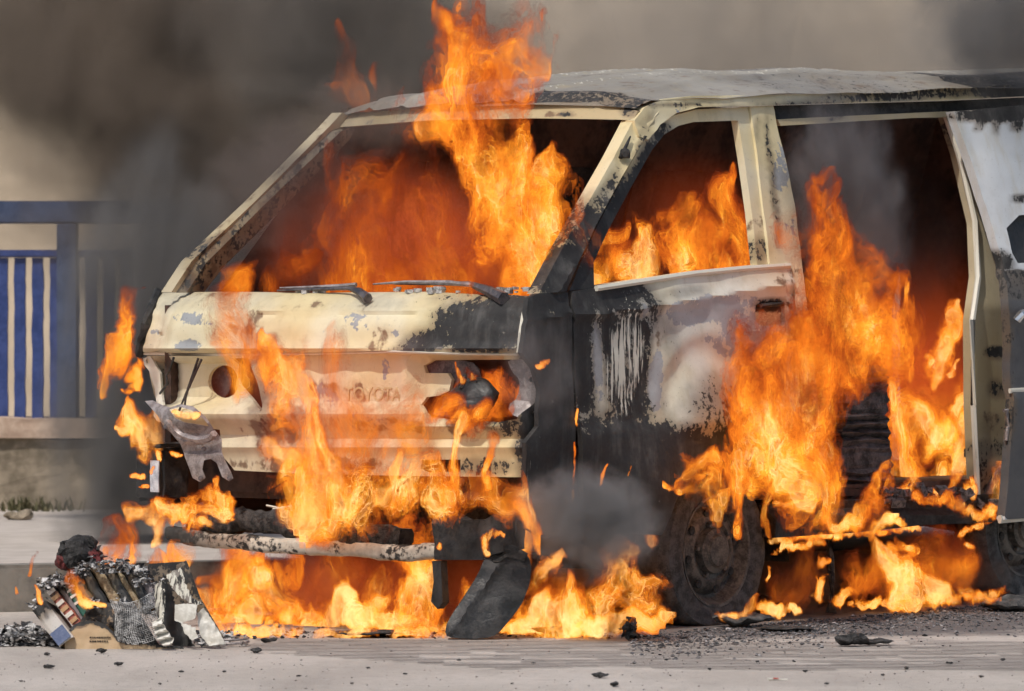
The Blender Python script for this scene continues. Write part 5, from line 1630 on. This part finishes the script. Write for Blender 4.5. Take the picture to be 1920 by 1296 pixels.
flame('bright fire on the road right of the fallen bumper piece', [[(950, 1185, 20), (1000, 1165, 40), (1070, 1165, 44), (1130, 1178, 28)], [(1000, 1130, 28), (985, 1100, 14)], [(1090, 1140, 30), (1085, 1100, 24), (1075, 1070, 10)], [(1150, 1175, 20), (1210, 1168, 14), (1250, 1163, 6)]], dlow(.15), 'crisp', seed=37, fine=.8, **HOT)
flame('small orange flame bursting from behind the fallen bumper piece', [[(1000, 1080, 26), (1020, 1052, 24), (1040, 1045, 12)], [(980, 1060, 14), (970, 1010, 16), (982, 985, 10)]], dlow(.10), 'crisp', seed=38, **MID)
flame('streaming flame bent towards the flat front tyre', [[(1250, 1150, 14), (1190, 1120, 30), (1150, 1060, 36), (1170, 1020, 24)], [(1245, 1100, 14), (1190, 1080, 26)], [(1225, 1010, 14), (1240, 960, 14), (1260, 920, 9)], [(1130, 1160, 30), (1150, 1110, 30)]], dside(.02), 'lace', seed=39, stretch=1.2, fine=.8, **MID)
flame('dull red fire far under the van floor', [[(1040, 1110, 40), (1100, 1090, 40), (1080, 1050, 20)]], 16.6, 'dim', seed=40, **DIM)
flame('orange flame climbing free at the far left of the nose', [[(203, 745, 9), (208, 700, 15), (226, 655, 18), (232, 605, 18), (240, 560, 14), (268, 545, 7)], [(250, 690, 14), (262, 665, 9)], [(245, 725, 12), (255, 700, 10)]], 16.25, 'soft', seed=41, h=.0045, heat=(0.12, 0.26, 0.4, 0.52, 0.64))
flame('bright yellow flame beside the hanging headlamp bracket', [[(268, 838, 16), (264, 800, 26), (258, 768, 16), (250, 742, 6)], [(288, 815, 16), (302, 775, 7)], [(235, 805, 6), (250, 815, 12)]], 16.02, 'crisp', seed=42, h=.004, heat=(0.36, 0.5, 0.68, 0.86, 1.0))
flame('curling flames along the far end of the bumper', [[(250, 965, 14), (285, 955, 18), (330, 960, 16), (390, 950, 20), (430, 955, 12)], [(418, 935, 18), (412, 905, 10)], [(300, 1010, 12), (298, 985, 14)], [(360, 930, 16), (395, 925, 14)], [(400, 985, 14), (370, 985, 16)]], dfront(-.2), 'crisp', seed=43, h=.0035, fine=.9, stretch=1.3, **HOT)
flame('dull red fire behind the carton of books', [[(215, 1060, 20), (230, 1020, 24), (215, 985, 14)], [(300, 1058, 22), (290, 1025, 16)], [(340, 1060, 20), (330, 1030, 14)]], 15.6, 'dim', seed=44, heat=(0.06, 0.2, 0.32, 0.42, 0.5))
flame('thin spike of flame above the back board of the carton', [[(246, 1054, 8), (250, 1035, 7), (249, 1016, 3)]], 15.0, 'crisp', seed=45, h=.003, **MID)
flame('thread of flame at the top right corner of the back board', [[(312, 1062, 6), (306, 1040, 5), (300, 1030, 2)]], 15.0, 'crisp', seed=87, h=.003, **MID)
flame('flame curling round the right end of the carton', [[(372, 1100, 12), (395, 1090, 16), (408, 1110, 9)], [(385, 1130, 10), (395, 1150, 12)], [(400, 1160, 14), (420, 1165, 16)]], 15.05, 'soft', seed=46, h=.004, **MID)
flame('small flame on the upper left face of the charred lamp box', [[(284, 848, 5), (296, 854, 8), (302, 862, 4)]], dfront(-.215), 'crisp', seed=60, h=.0026, warp=.3, fine=.8, **HOT)
flame('small flame under the flange of the charred lamp box by the bracket', [[(322, 848, 5), (328, 854, 6), (340, 853, 4)]], dfront(-.215), 'crisp', seed=61, h=.0026, warp=.3, fine=.8, **HOT)
flame('flame lick at the left edge of the lamp box halfway down', [[(244, 895, 4), (256, 891, 6), (268, 893, 6)]], dfront(-.215), 'crisp', seed=62, h=.0026, warp=.3, fine=.8, **HOT)
flame('thin flame lick at the bottom left corner of the lamp box', [[(260, 915, 4), (276, 912, 4)]], dfront(-.215), 'crisp', seed=63, h=.0026, warp=.3, fine=.8, **HOT)
flame('tiny flame in the middle of the lamp box face', [[(284, 886, 4), (289, 876, 3)]], dfront(-.215), 'crisp', seed=64, h=.0026, warp=.3, fine=.8, **HOT)
flame('flame curling inside the ring of the hanging bracket', [[(324, 773, 6), (345, 780, 7), (365, 780, 7), (380, 770, 3)]], dfront(-.215), 'crisp', seed=65, h=.0026, warp=.3, fine=.8, **HOT)
flame('orange flame eating the middle of the book row', [[(172, 1136, 9), (156, 1118, 12), (142, 1092, 12), (132, 1072, 10)], [(180, 1128, 8), (196, 1132, 6)]], BD + .01, 'soft', seed=48, h=.003, heat=(0.26, 0.4, 0.52, 0.62, 0.7))
flame('little flame behind the white book', [[(76, 1126, 6), (72, 1110, 6), (66, 1098, 3)]], BD - .02, 'crisp', seed=49, h=.003, **MID)
flame('faint thread of flame left of the charred lump', [[(56, 1080, 4), (60, 1058, 4), (70, 1036, 3)], [(36, 1112, 6), (32, 1106, 4)]], 15.2, 'dim', seed=50, h=.003, **MID)
flame('faint red flame wisps in the smoke left of the roof', [[(668, 195, 24), (645, 150, 24), (640, 90, 18), (628, 50, 8)], [(640, 190, 20), (625, 165, 12)], [(690, 150, 14), (700, 120, 8)]], 16.6, 'dim', seed=51, dens=(0.15, 0.3, 0.4, 0.5, 0.6), heat=(0.03, 0.16, 0.28, 0.38, 0.46))
flame('glowing drip of burning plastic running down the door gap', [[(1083, 768, 2.5), (1081, 785, 4), (1080, 800, 3)], [(1078, 830, 2.5), (1077, 870, 2.5), (1075, 905, 2.5), (1073, 945, 3)]], dside(-.012), 'crisp', seed=52, h=.0022, warp=.1, **MID)
flame('curved lick of flame low on the blackened door', [[(1124, 908, 2), (1128, 890, 3), (1138, 870, 1.6)]], dside(-.04), 'crisp', seed=60, h=.0022, fine=.7, **MID)
flame('middle one of three small licks on the blackened door', [[(1178, 892, 1.8), (1184, 875, 1.6)]], dside(-.04), 'crisp', seed=61, h=.0022, fine=.7, **MID)
flame('small lick of flame on the door nearest the wheel arch', [[(1212, 878, 1.8), (1208, 864, 1.4)]], dside(-.04), 'crisp', seed=62, h=.0022, fine=.7, **MID)
flame('flame flickering at the right of the black bumper corner', [[(916, 1034, 8), (912, 1012, 9), (922, 1002, 8), (946, 1004, 4)]], dfront(-.22), 'crisp', seed=60, h=.0026, fine=.8, **HOT)
flame('tiny ember flame at the left of the black bumper corner', [[(823, 1024, 5), (826, 1018, 4)]], dfront(-.22), 'crisp', seed=61, h=.0026, fine=.8, **HOT)
flame('low ragged fire between the drooping strip and the ash heap', [[(1570, 1138, 10), (1586, 1122, 12), (1598, 1112, 6)]], dside(.0), 'crisp', seed=80, h=.003, fine=.8, **MID)
flame('dull orange fire in the dark behind the drooping strip', [[(1460, 1110, 40), (1500, 1070, 40), (1520, 1040, 20)]], 16.6, 'dim', seed=81, **DIM)
flame('short flames licking the charred litter on the sill step', [[(1720, 930, 10), (1790, 945, 12), (1800, 925, 8)], [(1800, 960, 8), (1840, 965, 12), (1866, 958, 8)]], dside(-.04), 'crisp', seed=82, h=.0035, fine=.85, **MID)
flame('flames trailing off the rear end of the sill', [[(1800, 1000, 6), (1820, 990, 8), (1860, 968, 8)], [(1815, 1020, 6), (1830, 1030, 5)]], dside(-.02), 'crisp', seed=83, h=.003, fine=.8, **HOT)
flame('low line of fire at the foot of the rear wheel', [[(1780, 1128, 8), (1830, 1122, 10), (1880, 1112, 8)]], 16.4, 'crisp', seed=84, h=.0035, fine=.9, **HOT)
flame('dull orange fire under the floor behind the ground flames', [[(1650, 1090, 40), (1720, 1070, 46), (1800, 1060, 40)]], 16.9, 'dim', seed=85, heat=(.06, .14, .24, .34, .44))
flame('flames creeping along the road beside the right end of the carton', [[(400, 1178, 10), (440, 1184, 12), (500, 1188, 12), (560, 1190, 12)]], lambda x, y: FPX / (1196 - 600), 'crisp', seed=86, h=.004, fine=.9, **HOT)
flame('low flames at the road edge left of the fallen bumper piece', [[(590, 1190, 9), (660, 1191, 12), (720, 1192, 12), (800, 1192, 14), (830, 1190, 8)]], lambda x, y: FPX / (1197 - 600), 'crisp', seed=88, h=.004, fine=.9, **HOT)
flame('thin line of flame licking along the underside of the sill', [[(1445, 1012, 6), (1510, 1006, 9), (1580, 1002, 8), (1650, 996, 8), (1720, 990, 5)]], dside(.0), 'crisp', seed=89, h=.0035, fine=.9, **MID)
flame('low fire on the ground right of the drooping strip', [[(1600, 1134, 8), (1660, 1132, 12), (1720, 1130, 14), (1790, 1128, 10)]], 16.42, 'crisp', seed=90, h=.004, fine=.9, **HOT)
flame('deep orange fire in the shadow under the sill', [[(1600, 1080, 36), (1680, 1060, 40), (1780, 1050, 36), (1850, 1050, 24)]], 16.75, 'dim', seed=91, heat=(.04, .12, .22, .32, .42))
flame('ragged flame spilling over the sill litter in the side doorway', [[(1670, 935, 12), (1700, 915, 16), (1712, 890, 10)], [(1740, 930, 12), (1770, 915, 15), (1790, 890, 9)], [(1810, 935, 10), (1826, 905, 10)], [(1690, 940, 8), (1800, 942, 8)]], dside(.03), 'crisp', seed=92, h=.0035, fine=.9, **HOT)
print('FLAMES', FLAME_TRIS)
# ================================================================ smoke
def smoke_mat(name, dens, col, nscale, lo, hi, stretch=.55, emis=None):
    t = NT(name)
    oc = t.coord('Object')
    ln = t.n('ShaderNodeVectorMath', operation='LENGTH'); t.l(oc, ln.inputs[0])
    lump = t.noise(oc, 1.5, 6, .62, .5)
    lump2 = t.noise(t.coord('Position', (1, 1, .7)), nscale * 1.6, 4, .6, .4)
    rr = t.math('ADD', ln.outputs['Value'], t.math('MULTIPLY', t.math('SUBTRACT', lump, .46), 1.7))
    rr = t.math('ADD', rr, t.math('MULTIPLY', t.math('SUBTRACT', lump2, .46), .8))
    fall = t.ramp(rr, .98, .30)
    hull = t.ramp(ln.outputs['Value'], 1.0, .72)
    n_ = t.noise(t.coord('Position', (1, 1, stretch)), nscale, 5, .6, .7)
    er = t.ramp(n_, lo, hi + .06)
    d = t.math('MULTIPLY', t.math('MULTIPLY', fall, hull), t.math('MULTIPLY', t.math('ADD', t.math('MULTIPLY', er, .85), .15), dens))
    v = t.n('ShaderNodeVolumePrincipled')
    v.inputs['Color'].default_value = (*col, 1)
    v.inputs['Anisotropy'].default_value = .1
    t.l(d, v.inputs['Density'])
    t.l(v.outputs[0], t.out.inputs['Volume'])
    return t.m
def smoke(label, px, py, D, rx, rz, ry, dens, col, nscale=1.6, lo=.3, hi=.7, tilt=0):
    bm = bmesh.new()
    bmesh.ops.create_icosphere(bm, subdivisions=3, radius=1.0)
    me = bpy.data.meshes.new('smoke'); bm.to_mesh(me); bm.free()
    o = link('smoke', me, smoke_mat('smoke_' + str(int(px)), dens, col, nscale, lo, hi))
    o.location = at(px, py, D)
    o.scale = (rx * D / FPX, ry, rz * D / FPX)
    o.rotation_euler = (0, R(tilt), 0)
    return tag(o, label, 'smoke', kind='stuff')
smoke('dark smoke column rising past the left end of the van', 262, 740, 18.3, 215, 600, .5, 15.0, (.42, .39, .37), 2.6, .30, .62, 8)
smoke('broad brown black smoke cloud over the fence at upper left', 370, 120, 19.8, 800, 540, .95, 8.0, (.48, .375, .295), 1.9, .34, .56)
smoke('grey smoke veil drifting over the middle of the fence', 400, 500, 19.7, 380, 340, .7, 6.5, (.50, .45, .42), 2.0, .25, .58)
smoke('wide pale grey smoke veil behind the roof', 1400, 60, 20.4, 1150, 420, .7, 2.2, (.80, .72, .65), 1.4, .18, .6)
smoke('dark smoke streaming off the rear end of the roof', 1900, 60, 17.2, 260, 210, .5, 6.5, (.36, .34, .33), 2.4, .25, .6)
smoke('dark smoke drifting up the middle behind the tall flame', 640, 60, 18.6, 360, 300, .6, 8.0, (.42, .36, .31), 2.6, .3, .6)
smoke('grey smoke puff in front of the blackened door bottom', 1100, 985, dside(-.28)(1105, 960), 185, 135, .22, 20.0, (.56, .54, .53), 7.5, .30, .60)
smoke('thin grey smoke curling out at the middle pillar', 1590, 400, dside(-.05)(1590, 420), 150, 290, .26, 16.0, (.44, .41, .41), 6.0, .34, .62, -8)
smoke('thin grey smoke over the headlamp and front quarter', 1010, 690, dfront(-.2)(1010, 700), 110, 150, .14, 6.0, (.50, .48, .47), 9.0, .38, .65)
smoke('dark smoke trapped under the van behind the front tyre', 1110, 1060, 16.2, 190, 90, .35, 9.0, (.30, .27, .26), 4.0, .3, .6)
smoke('warm grey smoke rolling inside the windscreen', 560, 380, 16.5, 240, 200, .45, 4.0, (.42, .34, .30), 3.0, .3, .65)
smoke('brown smoke hanging in the side doorway', 1680, 430, dside(.5)(1680, 430), 170, 260, .4, 4.0, (.34, .26, .23), 3.0, .3, .65)

smoke('thin brown smoke over the left of the windscreen header', 690, 215, 15.5, 190, 110, .2, 5.0, (.46, .38, .32), 5.0, .3, .6)
smoke('brown smoke under the sill right of the front wheel', 1490, 1080, 16.4, 120, 110, .25, 8.0, (.42, .30, .24), 6.0, .3, .6)
smoke('dark smoke added to shade the space under the sill beside the rear wheel', 1750, 1060, 16.9, 210, 90, .3, 8.0, (.34, .27, .23), 5.0, .3, .6)  # smoke added to darken the ground and kerb under the sill
# smoke with red emission added, standing in for scattered firelight
def glow_mat(name, em, dens):
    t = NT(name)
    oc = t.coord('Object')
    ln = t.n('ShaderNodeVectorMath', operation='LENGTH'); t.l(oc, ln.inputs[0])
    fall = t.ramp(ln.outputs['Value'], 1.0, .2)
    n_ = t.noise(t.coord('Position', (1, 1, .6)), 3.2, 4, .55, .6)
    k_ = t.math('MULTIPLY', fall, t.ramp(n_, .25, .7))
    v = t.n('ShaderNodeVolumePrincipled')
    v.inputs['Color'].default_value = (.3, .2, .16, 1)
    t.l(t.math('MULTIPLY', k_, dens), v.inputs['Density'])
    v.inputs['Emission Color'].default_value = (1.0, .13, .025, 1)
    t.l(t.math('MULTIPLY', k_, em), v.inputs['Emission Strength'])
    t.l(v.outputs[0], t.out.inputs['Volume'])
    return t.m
def hot(label, px, py, D, rx, rz, ry, em, dens):
    o = smoke(label, px, py, D, rx, rz, ry, 1, (.3, .2, .2))
    o.data.materials.clear(); o.data.materials.append(glow_mat('added_glow_%d' % px, em, dens))
    return o
hot('smoke with an added dull red glow low in the cabin behind the windscreen', 760, 470, 16.4, 340, 210, .5, 1.3, 2.0)
hot('smoke with an added dull red glow inside the front door window', 1290, 420, dside(.6)(1290, 420), 190, 160, .4, .6, 1.5)
hot('smoke with an added dull red glow in the lower side doorway', 1720, 720, dside(.9)(1720, 720), 220, 300, .5, 1.2, 2.0)
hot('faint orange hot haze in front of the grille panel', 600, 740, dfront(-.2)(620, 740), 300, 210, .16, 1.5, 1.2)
hot('smoke with an added dull red glow under the front of the van', 720, 1110, 16.0, 420, 110, .4, 1.2, 4.0)
